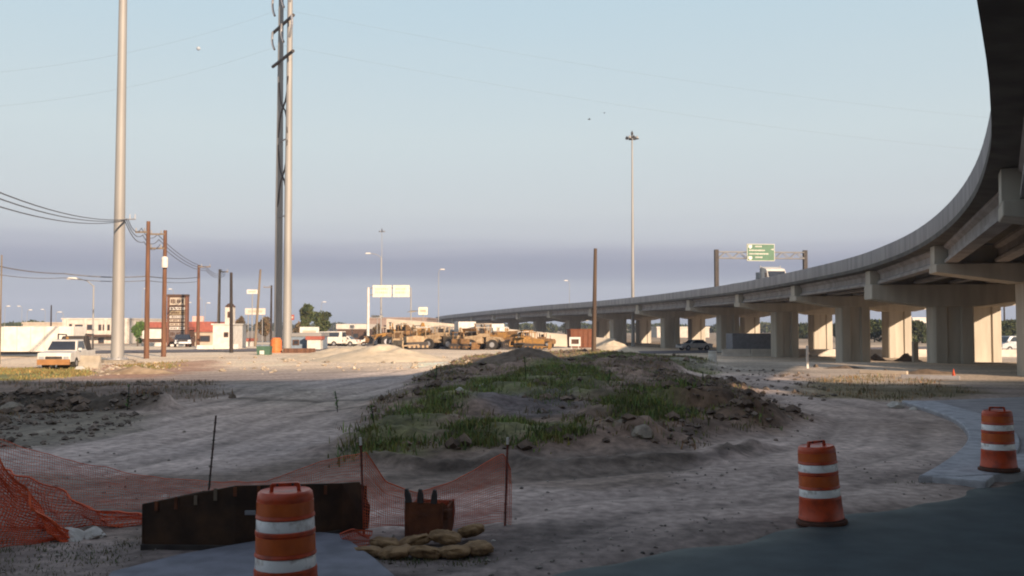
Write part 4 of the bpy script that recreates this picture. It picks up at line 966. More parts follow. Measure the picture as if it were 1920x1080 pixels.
def work_truck(label, loc, rz, body, cabm, name='work_truck'):
    r = thing(name, label, 'truck', loc, rz, 'trucks parked among the construction machines')
    MB().prism([(1.2, .6), (3.4, .6), (3.4, 1.45), (2.5, 1.6), (2.1, 2.5), (1.2, 2.55)], -1.1, 1.1, 'y').build('cab', cabm, r, bevel=.07)
    MB().prism([(2.56, 1.65), (2.22, 2.42), (2.19, 2.42), (2.50, 1.65)], -.95, .95, 'y').build('windshield', M_glass, r)
    for s_ in (-1, 1):
        MB().box((1.75, s_ * 1.11, 2.05), (.8, .03, .55)).build('side_window', M_glass, r)
        for x_ in (2.6, -1.6, -2.6): wheel(.5, .4, x_, s_ * .95, r)
        MB().box((3.42, s_ * .8, 1.0), (.06, .25, .2)).build('headlight', M_silver, r)
    MB().box((-.6, 0, .75), (7.6, .9, .25)).build('chassis', M_dark, r)
    if body == 'mixer':
        MB().lathe([(.35, -2.6), (.95, -1.6), (1.25, -.4), (1.2, .5), (.7, 1.6), (.5, 1.9)], n=16).build('mixing_drum', M_stucco, r, smooth=True)
        d_ = kids(r)[-1]; d_.rotation_euler = (0, math.radians(-80), 0); d_.location = (-1.2, 0, 2.15)
        MB().prism([(-4.1, 1.0), (-3.3, 1.0), (-3.0, 2.4), (-3.9, 3.2)], -.4, .4, 'y').build('chute', M_yeld, r)
    elif body == 'box':
        MB().box((-1.4, 0, 2.25), (4.9, 2.35, 2.6)).build('cargo_box', M_white, r, bevel=.05)
    elif body == 'tank':
        MB().tube((-4.0, 0, 1.9), (1.0, 0, 1.9), 1.05, n=18).build('tank', M_cream, r, smooth=True)
        MB().box((-1.5, 0, 3.0), (.8, .8, .2)).build('hatch', M_galvd, r)
    else:
        MB().prism([(-4.2, 1.5), (-3.8, 1.0), (1.0, 1.0), (1.1, 2.4), (1.9, 2.6), (1.9, 2.7), (.9, 2.6), (-4.2, 2.3)], -1.15, 1.15, 'y').build('dump_bed', M_yeld, r, bevel=.04)
    return r
def mp_(px, d): p = gpt(px, d); return tuple(p)
R_ = math.radians
def sc_(o, k):
    o.scale = (k, k, k); return o
M_pale = mat('dusty_pale_paint', (.40, .30, .19), .8, (.24, .16, .09), ns=2.5)
sc_(backhoe('leftmost yellow machine of the row, its digging arm folded upright', mp_(738, 108), R_(200), M_yel), .85)
sc_(wheel_loader('yellow wheel loader second from the left with bucket held high', mp_(765, 106), R_(-35), M_yeld, .8), .8)
sc_(grader('ochre road grader beneath the concrete mixer drum', mp_(800, 101), R_(-25), M_yel), .72)
sc_(work_truck('concrete mixer truck with pale drum among the yellow machines', mp_(808, 112), R_(-20), 'mixer', M_yeld, 'mixer_truck'), .85)
sc_(work_truck('pale cab truck with cream tank right of the mixer', mp_(846, 110), R_(-40), 'tank', M_white, 'tank_truck'), .8)
sc_(work_truck('white box truck facing us in the middle of the machine row', mp_(874, 103), R_(-80), 'box', M_white, 'box_truck'), .8)
sc_(wheel_loader('dusty wheel loader just left of the first white box truck, bucket lowered', mp_(834, 98), R_(-25), M_pale, .2), .72)
sc_(dozer('bulldozer with canopy in the left part of the machine row', mp_(778, 98), R_(-150), M_pale), .75)
sc_(wheel_loader('wheel loader with raised arms standing against the dark girders', mp_(902, 100), R_(-120), M_yeld, 1.0), .8)
sc_(work_truck('second white box truck, left of the dark dirt pile', mp_(926, 108), R_(-50), 'box', M_white, 'box_truck'), .75)
sc_(backhoe('brownish backhoe just left of the dark dirt pile', mp_(912, 95), R_(-15), M_pale), .68)
sc_(grader('yellow grader half hidden behind the dark dirt pile', mp_(948, 99), R_(-10), M_yel), .7)
sc_(work_truck('ochre dump truck behind the dark dirt pile', mp_(962, 105), R_(-25), 'dump', M_white, 'dump_truck'), .72)
sc_(dozer('yellow bulldozer at the right end of the machine row', mp_(1003, 94), R_(-10), M_yel), .6)
sc_(dozer('small yellow bulldozer just right of the dark dirt pile top', mp_(980, 97), R_(-165), M_yel), .65)
sc_(wheel_loader('small pale loader at the very left of the machine row', mp_(722, 112), R_(170), M_yeld, .3), .7)
sc_(dozer('dark dusty bulldozer in the middle of the machine row', mp_(866, 95), R_(-20), M_yeld), .6)
MR = {n: next(o for o in bpy.data.objects if o.name == n) for n in ('wheel_loader', 'bulldozer', 'motor_grader', 'backhoe_loader', 'dump_truck', 'tank_truck')}
for n, px, d, rz, k, lb in (('bulldozer', 752, 100, 20, .62, 'small bulldozer between the two leftmost tall machines'), ('backhoe_loader', 786, 110, -140, .75, 'backhoe standing behind the ochre road grader'), ('wheel_loader', 822, 106, -150, .68, 'loader half hidden between mixer and tank truck'),
        ('dump_truck', 858, 113, -160, .75, 'dump truck behind the tank truck in the machine row'), ('wheel_loader', 888, 97, -40, .55, 'small loader in front between the two white box trucks'), ('motor_grader', 938, 110, -160, .7, 'grader behind the second white box truck'),
        ('bulldozer', 990, 104, 15, .6, 'bulldozer behind the right end of the machine row'), ('wheel_loader', 1012, 100, 160, .5, 'smallest loader, furthest right in the machine row')):
    copy_tree(MR[n], mp_(px, d), R_(rz), lb, scale=k)
# brown container and white light box
p = gpt(1090, 104); r = thing('roll_off_container', 'rusty brown steel container under the overpass behind the bare pole', 'container', tuple(p), R_(8))
MB().box((0, 0, 1.0), (2.7, 2.0, 1.9), taper=1.04).build('body', mat('rust_brown_paint', (.16, .06, .03), .8), r, bevel=.04)
for k in range(5): MB().box((-1.1 + k * .55, -1.04, 1.0), (.08, .08, 1.8)).build('rib', M_rust2, r)
MB().box((0, 0, 2.0), (2.9, 2.2, .1)).build('rim', M_rust2, r)
p = gpt(1078, 82); r = thing('message_box', 'small white framed box sign left of the bare leaning pole', 'sign', (p.x, p.y, p.z), 0)
mb = MB(); z0, z1 = D(1078, 647, 82).z - p.z, D(1078, 634, 82).z - p.z
for z_ in (z0, z1): mb.box((0, 0, z_), (.95, .3, .18))
for x_ in (-.4, .4): mb.box((x_, 0, (z0 + z1) / 2), (.16, .28, z1 - z0 - .19))
mb.build('frame', M_white, r); MB().box((0, .05, (z0 + z1) / 2), (.62, .1, z1 - z0 - .2)).build('panel', M_brown, r)
for x_ in (-.3, .3): MB().box((x_, 0, z0 / 2 - .1), (.06, .06, z0)).build('leg', M_white, r)

# small things near the middle distance
def post(px, basepy, toppy, w_, m, label, name='marker_post', d=None):
    p = W(px, basepy, 0) if d is None else gpt(px, d); p.z = H(p.x, p.y); h_ = D(px, toppy, p.y).z - p.z
    return tag(MB().box((0, 0, h_ / 2 - .05), (w_, w_, h_ + .1)).build(name, m, bevel=.01), label, 'post'), p
for px, b_, t_, w_, m, lb in ((97, 690, 671, .28, M_stucco, 'short white concrete post right of the pickup truck front'), (1514, 690, 648, .12, M_white, 'thin white marker post before the overpass piers'),
    (1716, 672, 641, .35, M_cream, 'sunlit stub column between the two nearest piers')):
    o, p = post(px, b_, t_, w_, m, lb); o.location = p
p = W(1336, 676); p.z = H(p.x, p.y); r = thing('white_drum', 'small white drum standing at the back of the mound by the piers', 'drum', tuple(p))
MB().lathe([(.30, 0), (.31, .03), (.29, .35), (.31, .37), (.29, .4), (.29, .72), (.31, .75), (.27, .76)], n=16).build('body', M_white, r, smooth=True)
p = W(150, 690); p.z = H(p.x, p.y)
tag(MB().prism([(-.3, -.1), (.3, -.1), (.26, .15), (.1, .35), (.08, .72), (-.08, .72), (-.1, .35), (-.26, .15)], -1.15, 1.15, 'x').build('concrete_barrier', mat('barrier_tan', (.40, .35, .28), .9)), 'tan concrete traffic barrier lying between pickup truck and monopole', 'barrier').location = p
p = gpt(518, 84); r = thing('orange_bin', 'bright orange drum stack against the foot of the twin steel poles', 'bin', tuple(p))
MB().lathe([(.55, 0), (.56, .1), (.5, .12), (.48, 1.1), (.42, 1.15), (.36, 1.3)], n=12).build('body', mat('bright_orange_plastic', (.62, .17, .045), .6), r)
p = gpt(496, 78); r = thing('green_container', 'small dark green bin left of the twin steel poles', 'bin', tuple(p))
MB().box((0, 0, .35), (1.0, .8, .7), taper=1.1).build('body', mat('dull_green_paint', (.06, .12, .08), .7), r); MB().box((-.1, -.42, .2), (.35, .05, .3)).build('label_plate', M_white, r)
p = W(560, 662); r = thing('timber_stack', 'low stack of reddish timber at the foot of the grey booth', 'timber stack', (p.x, p.y, H(p.x, p.y)))
for k in range(12): MB().box((((k * 37) % 5) * .03, -.3 + .2 * (k % 4), .06 + .13 * (k // 4)), (2.6, .18, .12)).build('plank', M_wood, r)
p = W(1718, 712); r = thing('traffic_cone', 'tiny orange cone on the sunlit pavement below the nearest pier', 'cone', (p.x, p.y, H(p.x, p.y)))
p = W(1788, 706); r.location = (p.x, p.y, H(p.x, p.y)); r.scale = (.75, .75, .75); MB().box((0, 0, .02), (.36, .36, .04)).build('base', M_orange, r); MB().lathe([(.12, .04), (.02, .5)], n=12).build('cone_body', M_orange, r)

# dirt piles
def pile(px, basepy, rx, ry, h_, m, label, seed, name='dirt_pile', d=None):
    p = W(px, basepy) if d is None else gpt(px, d); n1_, n2 = 40, 26; vs = []; g_ = H(p.x, p.y)
    for j in range(n2 + 1):
        rr_ = j / n2
        for i in range(n1_):
            a_ = 2 * PI * i / n1_; x_ = math.cos(a_) * rx * rr_; y_ = math.sin(a_) * ry * rr_
            nz_ = float(fbm(np.array([x_ + 50 * seed]), np.array([y_]), max(.4, rx * .4), 5, seed, .6)[0])
            z_ = h_ * max(0, (1 - rr_ ** 1.15) * (1 + .55 * nz_) + .22 * nz_ * (1 - rr_)) - .12 * rr_
            k = 1 + .12 * nz_; vs.append((x_ * k, y_ * k, z_))
    fs = [(j * n1_ + i, j * n1_ + (i + 1) % n1_, (j + 1) * n1_ + (i + 1) % n1_, (j + 1) * n1_ + i) for j in range(n2) for i in range(n1_)]
    o = MB().add(vs, fs).build(name, m, smooth=False); o.location = (p.x, p.y, g_ - .02); tag(o, label, 'dirt pile')
    for pl in o.data.polygons: pl.use_smooth = True
pile(718, 676, 5.4, 4, 1.15, M_cali, 'tallest pale dirt pile, left of the parked machines', 1)
pile(672, 668, 4.5, 3.5, .8, M_cali, 'lower pale dirt pile just left of the tallest pale one', 2)
pile(628, 672, 4.5, 3.5, .75, M_cali, 'leftmost pale dirt pile, near the grey booth', 3)
pile(975, 700, 3.3, 3.2, 1.05, M_earth, 'dark brown dirt pile in front of the yellow machines', 4)
pile(925, 690, 2.2, 1.8, .5, M_earth, 'small dark dirt pile at the left foot of the bigger dark pile', 6)
pile(1150, 662, 2.6, 2.5, 1.0, M_cali, 'pale sunlit dirt pile right of the bare leaning pole', 5)
pile(255, 700, 2.6, 1.4, .35, mat('rubble_tan', (.42, .30, .19), .95, (.25, .17, .10), ns=2, bump=.7, bs=6), 'low reddish rubble heap right of the steel monopole base', 8)
pile(1740, 700, 2.4, .8, .25, M_earth, 'low dark spoil heap on the sunlit ground before the nearest pier', 9, 'spoil_heap')

# lying beams and barriers under the overpass
for (x0, y0, x1, y1, sz_, m_, lb) in ((1612, 700, 1702, 703, .2, M_cream, 'tan concrete beam lying on the ground before the piers'), (1690, 709, 1800, 712, .19, M_pave, 'pale concrete beam lying just right of the tan one')):
    a_ = W(x0, y0); b_ = W(x1, y1); g_ = H((a_.x + b_.x) / 2, (a_.y + b_.y) / 2); L_ = (b_ - a_).length
    o = MB().box((0, 0, sz_ / 2), (L_, sz_, sz_)).build('concrete_beam', m_, bevel=.03); o.location = ((a_.x + b_.x) / 2, (a_.y + b_.y) / 2, g_); o.rotation_euler = (0, 0, math.atan2(b_.y - a_.y, b_.x - a_.x)); tag(o, lb, 'beam', 'beams under the overpass')
rb = thing('roadside_barrier', 'long low pale barrier running behind the overpass piers', 'barrier', (0, 0, 0))
for k in range(16):
    x_ = 24 + k * 3.05; MB().prism([(-.3, 0), (.3, 0), (.14, .3), (.09, .82), (-.09, .82), (-.14, .3)], -1.5, 1.5, 'x', T=Matrix.Translation((x_, 103 - k * .25, -.95))).build('barrier_segment', M_stucco, rb)
pile(1702, 672, 1.6, 1.2, .7, M_earth, 'brown dirt heap seen between the two nearest piers', 11, d=88)
pile(1640, 670, 1.3, 1.2, .6, M_earth, 'brown dirt heap seen left of the sunlit pier', 12, d=90)
pile(1585, 690, 2.0, .8, .2, M_earth, 'low brown spoil strip at the foot of the middle pier', 13, 'spoil_heap')
# ------------------------------------------------------------------ trees
def leaf_cloud(name, blobs, nleaf, size, par=None, tint0=.7, tint1=1.4, seed=0, m=None):
    r_ = np.random.RandomState(seed); vs = []; fs = []; tints = []
    B_ = np.array(blobs, float); wv = (B_[:, 3] * B_[:, 4] * B_[:, 5]) ** .67; wv /= wv.sum(); pick = r_.choice(len(B_), nleaf, p=wv)
    d = r_.normal(size=(nleaf, 3)); d /= np.linalg.norm(d, axis=1)[:, None]; rad = r_.uniform(.35, 1.08, nleaf) ** .5
    c = B_[pick, :3] + d * rad[:, None] * B_[pick, 3:6]
    u = r_.normal(size=(nleaf, 3)); u /= np.linalg.norm(u, axis=1)[:, None]; w = np.cross(u, r_.normal(size=(nleaf, 3))); w /= np.linalg.norm(w, axis=1)[:, None]
    s = size * r_.uniform(.5, 1.3, nleaf)[:, None]
    V = np.stack([c - u * s, c + w * s * .45, c + u * s, c - w * s * .45], 1).reshape(-1, 3)
    me = bpy.data.meshes.new(name); me.from_pydata(V.tolist(), [], np.arange(nleaf * 4).reshape(-1, 4).tolist())
    bt = r_.uniform(tint0, tint1, len(B_))[pick] * r_.uniform(.7, 1.3, nleaf); yel = r_.uniform(.85, 1.25, nleaf)
    col = np.ones((nleaf, 4)); col[:, 0] = bt * yel; col[:, 1] = bt; col[:, 2] = bt * .9
    at = me.color_attributes.new('tint', 'FLOAT_COLOR', 'CORNER'); at.data.foreach_set('color', np.repeat(col, 4, 0).ravel().astype(np.float32))
    me.materials.append(m or M_leaf); o = bpy.data.objects.new(name, me); COL.objects.link(o)
    if par is not None: o.parent = par
    return o
def tree(px, d, toppy, wpx, label, seed, nleaf=2600, sz=.28, m=None, group='trees among the roadside buildings', trunkh=.3, crowns=7, flat=.75):
    p = gpt(px, d); h_ = D(px, toppy, d).z - p.z; w_ = wpx * d / 1800 / 2; r = thing('tree', label, 'tree', tuple(p), 0, group); q_ = random.Random(seed)
    bl = []
    for k in range(crowns):
        a_ = q_.uniform(0, 2 * PI); rr_ = q_.uniform(.1, .75) * w_; z_ = q_.uniform(trunkh + .15, .86) * h_; s_ = q_.uniform(.3, .55) * w_
        bl.append((math.cos(a_) * rr_, math.sin(a_) * rr_, z_, s_, s_, min(s_ * flat, h_ - z_ + .1)))
    bl.append((0, 0, h_ * .62, w_ * .5, w_ * .5, h_ * .3))
    mb = MB().tube((0, 0, -.3), (0, 0, h_ * .45), .035 * h_, .02 * h_, 8); mb.build('trunk', M_bark, r)
    mb = MB()
    for b_ in bl: mb.tube((0, 0, h_ * .35), (b_[0], b_[1], b_[2]), .015 * h_, .005 * h_, 5)
    mb.build('limbs', M_bark, r)
    o = leaf_cloud('crown', bl, nleaf, sz, r, seed=seed, m=m); return r
M_leafb = mat('leaf_brownish', (.13, .095, .055), .85, (.08, .06, .035), ns=1.2, attr='tint')
M_leafy = mat('leaf_bright_green', (.085, .15, .035), .8, (.055, .10, .028), ns=1.2, attr='tint')
tree(258, 130, 600, 27, 'round bright green tree between monopole and first wooden poles', 1, 2200, .22, M_leafy, trunkh=.05, flat=1.1)
tree(452, 140, 588, 24, 'brownish tree right of the black tarred pole', 2, 1500, .25, M_leafb)
tree(497, 155, 592, 36, 'brownish tree left of the twin steel poles', 3, 1800, .28, M_leafb)
tree(572, 128, 563, 34, 'tall dark leafy tree just right of the twin steel poles', 4, 2400, .26, trunkh=.35, crowns=10)
tree(603, 132, 578, 44, 'wide dark leafy tree right of the tallest one', 5, 2600, .26, trunkh=.3)
tree(562, 150, 600, 40, 'low brown shrubby tree behind the white sign board', 6, 1600, .26, M_leafb, trunkh=.1)
tree(708, 165, 603, 20, 'small brown bare looking tree beside the double sign post', 7, 900, .25, M_leafb)
for i, (px, d, tp, w_, lb) in enumerate([(1640, 190, 600, 62, 'green tree seen left of the sunlit pier'), (1720, 180, 603, 70, 'green tree seen between the two nearest piers'),
        (1895, 170, 601, 66, 'green tree seen at the right edge beyond the overpass'), (1570, 230, 604, 50, 'dull green tree behind the middle piers'), (1500, 240, 605, 60, 'far tree behind the grey trailer'),
        (1680, 230, 602, 60, 'far tree hidden behind the sunlit pier'), (1790, 210, 602, 80, 'far tree hidden behind the nearest pier'), (1850, 210, 600, 60, 'far tree behind the second sunlit pier')]):
    tree(px, d, tp, w_, lb, 20 + i, 2600, .34, trunkh=.05, group='trees beyond the overpass', flat=.8)
# far tree lines: one mass each
def tree_line(px0, px1, d, toppy, seed, n=5000, sz=.9, name='far_treeline'):
    q_ = random.Random(seed); bl = []; a_ = D(px0, 640, d); b_ = D(px1, 640, d); h_ = D(px0, toppy, d).z + .9; k = int((b_.x - a_.x) / 5) + 2
    for i in range(k):
        x_ = lerp(a_.x, b_.x, i / (k - 1)) + q_.uniform(-3, 3); hh = h_ * q_.uniform(.55, 1.0); bl.append((x_, d + q_.uniform(-6, 6), hh * .5 - .9, q_.uniform(3.5, 6), 3.5, hh * .5))
    o = leaf_cloud(name, bl, n, sz, None, .6, 1.2, seed); o['kind'] = 'stuff'
tree_line(-60, 125, 290, 598, 41, 5000, .6)
tree_line(100, 1000, 560, 604, 42, 9000, 1.1)
tree_line(1000, 2100, 420, 604, 43, 11000, .95)
tree_line(-700, 150, 600, 603, 44, 7000, 1.1)

# sky things
bp = D(372, 91, 5200); ms = 7.5 / 1800 * 5200 / 2
mb = MB(); mb.lathe([(ms * math.sin(PI * k / 16) + .01, -ms * math.cos(PI * k / 16)) for k in range(17)], n=24); o = mb.build('moon', mat('moon_grey', (.40, .43, .45), .95, (.26, .29, .32), ns=.15), smooth=True); o.location = bp; tag(o, 'tiny pale daytime moon high above the twin steel poles', 'moon')
for px, py, a_, lb in ((1105, 224, .3, 'lower left one of two tiny dark birds in the sky'), (1133, 212, 1.2, 'upper right one of two tiny dark birds in the sky')):
    p = D(px, py, 120); mb = MB()
    mb.tube((-.16, 0, 0), (.05, 0, 0), .03, .06, 6).tube((.05, 0, 0), (.17, 0, .02), .06, .015, 6)
    for s_ in (-1, 1): mb.add([(.06, 0, .02), (-.07, 0, .02), (-.10, s_ * .2, .1), (.03, s_ * .2, .12), (-.12, s_ * .34, .06)], [(0, 1, 2, 3), (3, 2, 4)])
    mb.add([(-.14, 0, 0), (-.26, .05, 0), (-.26, -.05, 0)], [(0, 1, 2)])
    o = mb.build('bird', M_black, norm=False); o.location = p; o.rotation_euler = (0, 0, a_); tag(o, lb, 'bird')

# ------------------------------------------------------------------ ground cover
def scatter(polys, n, world=None):
    out = []
    for g_, k in zip(polys, n):
        Pw = world or poly_world(g_); X = [p[0] for p in Pw]; Y = [p[1] for p in Pw]
        x = rng.uniform(min(X), max(X), k * 4); y = rng.uniform(min(Y), max(Y), k * 4); m_ = pmask(x, y, Pw, .3, 77, .5, .8, True)
        cl = vnoise(x / .9, y / .9, 5) * .5 + vnoise(x / .35, y / .35, 6) * .25 + vnoise(x / 2.6, y / 2.6, 7) * .35; ok = (m_ > rng.uniform(0, 1, len(x))) & (cl > rng.uniform(.40, .70, len(x))); out.append(np.column_stack([x, y])[ok][:k])
    return np.concatenate(out)
def grass_mesh(name, pts, hmin, hmax, wd, seed, blades=7, spread=.12, m=M_grass, tl=(.7, 1.5)):
    r_ = np.random.RandomState(seed); n = len(pts); z = hmap(pts[:, 0], pts[:, 1]); X = np.repeat(pts, blades, 0); Z = np.repeat(z, blades)
    N_ = len(X); base = np.column_stack([X + r_.normal(0, spread, (N_, 2)), Z - .02]); hh = r_.uniform(hmin, hmax, N_) * np.repeat(r_.uniform(.5, 1.2, n), blades)
    a_ = r_.uniform(0, 2 * PI, N_); lean = r_.uniform(.1, .7, N_) * hh; dx = np.cos(a_); dy = np.sin(a_); wv = wd * r_.uniform(.6, 1.4, N_)
    q = r_.uniform(0, 2 * PI, N_); wx = np.cos(q) * wv; wy = np.sin(q) * wv
    V = np.empty((N_, 5, 3)); V[:, 0] = base - np.column_stack([wx, wy, 0 * wx]); V[:, 1] = base + np.column_stack([wx, wy, 0 * wx])
    mid = base + np.column_stack([dx * lean * .35, dy * lean * .35, hh * .62]); V[:, 2] = mid + np.column_stack([wx, wy, 0 * wx]) * .8; V[:, 3] = mid - np.column_stack([wx, wy, 0 * wx]) * .8
    V[:, 4] = base + np.column_stack([dx * lean, dy * lean, hh])
    F_ = []; idx = np.arange(N_) * 5
    faces = [(i, i + 1, i + 2, i + 3) for i in idx.tolist()] + [(i + 3, i + 2, i + 4) for i in idx.tolist()]
    me = bpy.data.meshes.new(name); me.from_pydata(V.reshape(-1, 3).tolist(), [], faces)
    tv = np.repeat(r_.uniform(tl[0], tl[1], n), blades) * r_.uniform(.75, 1.3, N_); c_ = np.ones((N_, 4)); yy = np.repeat(r_.uniform(.8, 1.7, n), blades); c_[:, 0] = tv * yy; c_[:, 1] = tv; c_[:, 2] = tv * .9
    at = me.color_attributes.new('tint', 'FLOAT_COLOR', 'POINT'); at.data.foreach_set('color', np.repeat(c_, 5, 0).ravel().astype(np.float32))
    me.materials.append(m); o = bpy.data.objects.new(name, me); COL.objects.link(o); o['kind'] = 'stuff'; return o
pts_ = np.concatenate([scatter([None], [k_], g_) for g_, k_ in zip(GRW, (1800, 2000, 1300, 700, 700))]); grass_mesh('mound_grass', pts_, .02, .24, .012, 3, 10, .17, tl=(.5, 1.6))
pts_ = scatter([MOUND], [2200]); grass_mesh('sparse_grass', pts_, .04, .18, .011, 13, 6, .15)
M_dry = mat('dry_grass', (.15, .135, .075), .9, (.10, .09, .05), ns=.8, attr='tint')
pts_ = scatter([MOUND, [(1500, 742), (1512, 712), (1600, 702), (1720, 705), (1860, 738), (1700, 752)], [(-100, 716), (400, 716), (430, 740), (300, 768), (-100, 790)], [(-100, 765), (280, 775), (230, 810), (60, 836), (-100, 840)]], [1900, 330, 400, 0])
grass_mesh('dry_weeds', pts_, .06, .24, .011, 4, 6, .12, M_dry)
pts_ = scatter([[(-60, 690), (150, 690), (170, 703), (60, 712), (-60, 716)], [(230, 686), (350, 676), (340, 690), (250, 698)]], [2200, 500]); grass_mesh('verge_grass', pts_, .06, .2, .02, 5, 6, .2, mat('verge_green', (.17, .17, .07), .9, (.12, .12, .05), attr='tint'))
def weed(px, py, h_, label, seed):
    p = W(px, py); p.z = H(p.x, p.y) - .03; r = thing('tall_weed', label, 'weed', tuple(p), 0, 'single tall weeds'); q_ = random.Random(seed)
    top_ = Vector((q_.uniform(-.08, .08), 0, h_)); MB().path([Vector((0, 0, 0)), top_ * .5 + Vector((.02, 0, 0)), top_], .012, 5).build('stem', M_leafy, r)
    mb = MB()
    for k in range(26):
        t_ = q_.uniform(.15, 1); a_ = q_.uniform(0, 2 * PI); c_ = top_ * t_; l_ = q_.uniform(.07, .16) * (1.2 - .6 * t_); dv_ = Vector((math.cos(a_), math.sin(a_), q_.uniform(.3, 1.2))).normalized() * l_; s_ = Vector((-math.sin(a_), math.cos(a_), 0)) * .02
        mb.add([c_, c_ + dv_ * .5 + s_, c_ + dv_, c_ + dv_ * .5 - s_], [(0, 1, 2, 3)])
    o = mb.build('leaves', M_leafy, r, norm=False)
    at = o.data.color_attributes.new('tint', 'FLOAT_COLOR', 'POINT'); n_ = len(o.data.vertices); at.data.foreach_set('color', np.tile([1.5, 1.6, 1.4, 1], n_).astype(np.float32))
for px, py, h_, lb in ((985, 750, .85, 'tall pale weed standing in the middle of the mound grass'), (1317, 768, .8, 'tall green weed in front of the brown earth block'), (238, 772, .75, 'pale green weed rising from the dark rubble ridge at left'),
    (633, 775, .6, 'thin weed at the edge of the haul track left of the mound'), (815, 745, .7, 'weed at the left slope of the mound'), (1140, 742, .5, 'weed near the crest of the mound'), (700, 815, .45, 'weed at the left tip of the mound')):
    weed(px, py, h_, lb, px)
pts_ = scatter([[(-60, 1018), (230, 1012), (262, 1000), (300, 1032), (200, 1078), (-60, 1085)], [(430, 1030), (640, 1003), (650, 1010), (440, 1040)], [(640, 1045), (930, 1045), (900, 1058), (660, 1058)], [(1700, 905), (1915, 905), (1915, 920), (1700, 915)]], [260, 60, 90, 160])
grass_mesh('low_verge_grass', pts_, .02, .07, .005, 15, 7, .06, mat('dull_green_grass', (.085, .11, .05), .85, (.06, .08, .04), attr='tint'))
# stones
def stone_mesh(name, pts, smin, smax, m, seed):
    r_ = np.random.RandomState(seed); n = len(pts); z = hmap(pts[:, 0], pts[:, 1]); s = smin * (smax / smin) ** (r_.uniform(0, 1, n) ** 2.2)
    base = np.array([(1, 0, 0), (0, 1, 0), (-1, 0, 0), (0, -1, 0), (0, 0, .8), (0, 0, -.6), (.7, .7, .35), (-.7, .6, .3), (-.6, -.7, .35), (.7, -.65, .3)])
    tri = [(0, 6, 4), (6, 1, 4), (1, 7, 4), (7, 2, 4), (2, 8, 4), (8, 3, 4), (3, 9, 4), (9, 0, 4), (6, 0, 5), (1, 6, 5), (7, 1, 5), (2, 7, 5), (8, 2, 5), (3, 8, 5), (9, 3, 5), (0, 9, 5)]
    V = base[None] * s[:, None, None] * r_.uniform(.6, 1.25, (n, 1, 3)) * r_.uniform(.8, 1.2, (n, 10, 1)); a_ = r_.uniform(0, 2 * PI, n); c_, s_ = np.cos(a_)[:, None], np.sin(a_)[:, None]
    X = V[:, :, 0] * c_ - V[:, :, 1] * s_ + pts[:, 0:1]; Y = V[:, :, 0] * s_ + V[:, :, 1] * c_ + pts[:, 1:2]; Zz = V[:, :, 2] + (z + s * .15)[:, None]
    F_ = (np.array(tri)[None] + (np.arange(n) * 10)[:, None, None]).reshape(-1, 3)
    me = bpy.data.meshes.new(name); me.from_pydata(np.stack([X, Y, Zz], 2).reshape(-1, 3).tolist(), [], F_.tolist())
    tv = r_.uniform(.55, 1.25, n); col = np.ones((n, 4)); col[:, :3] = tv[:, None]; at = me.color_attributes.new('tint', 'FLOAT_COLOR', 'POINT'); at.data.foreach_set('color', np.repeat(col, 10, 0).ravel().astype(np.float32))
    me.materials.append(m); o = bpy.data.objects.new(name, me); COL.objects.link(o); o['kind'] = 'stuff'
M_peb = mat('pebble_stone', (.30, .27, .235), .95, (.17, .15, .13), ns=6, attr='tint')
pp = np.column_stack([rng.uniform(-9, 9, 7000), 7.5 + 11 * rng.uniform(0, 1, 7000) ** 1.8])
dens = fbm(pp[:, 0], pp[:, 1], 2.2, 4, 91) + .5 + .25 * (pp[:, 1] < 11.5); pp = pp[(dens > rng.uniform(.2, 1.1, len(pp))) & (road_sd(pp[:, 0], pp[:, 1]) > .15) & (pmask(pp[:, 0], pp[:, 1], PAVE, .1, 1, 0, 1, True) < .4)]
slw = [(p.x, p.y) for p in sl]; pp = pp[pmask(pp[:, 0], pp[:, 1], slw, .05, 1, 0, 1, True) < .5]
stone_mesh('gravel', pp, .006, .032, M_peb, 5)
pts_ = scatter([MOUND, [(-100, 755), (250, 755), (300, 770), (-100, 775)], [(1200, 690), (1500, 695), (1560, 740), (1500, 830), (1200, 860)], [(-100, 715), (400, 715), (420, 740), (-100, 750)], [(-80, 778), (270, 775), (230, 810), (60, 836), (-80, 840)]], [1100, 260, 700, 300, 500]); stone_mesh('rubble', pts_, .02, .13, mat('brown_pebble', (.24, .19, .15), .95, (.13, .10, .08), ns=6, attr='tint'), 6)
pts_ = scatter([MOUND, [(1240, 705), (1400, 720), (1500, 790), (1440, 815), (1230, 800)], [(-100, 752), (270, 757), (295, 770), (-100, 778)]], [2600, 900, 500]); stone_mesh('earth_clods', pts_, .03, .22, mat('clod_earth', (.20, .14, .10), .95, (.11, .08, .06), ns=5, attr='tint'), 16)
pts_ = scatter([[(165, 682), (330, 678), (340, 698), (165, 706)], [(400, 670), (1000, 670), (900, 690), (400, 705)]], [420, 220]); stone_mesh('pale_rubble', pts_, .04, .22, mat('pale_rubble_stone', (.52, .44, .34), .95, (.36, .29, .21), ns=5, attr='tint'), 7)
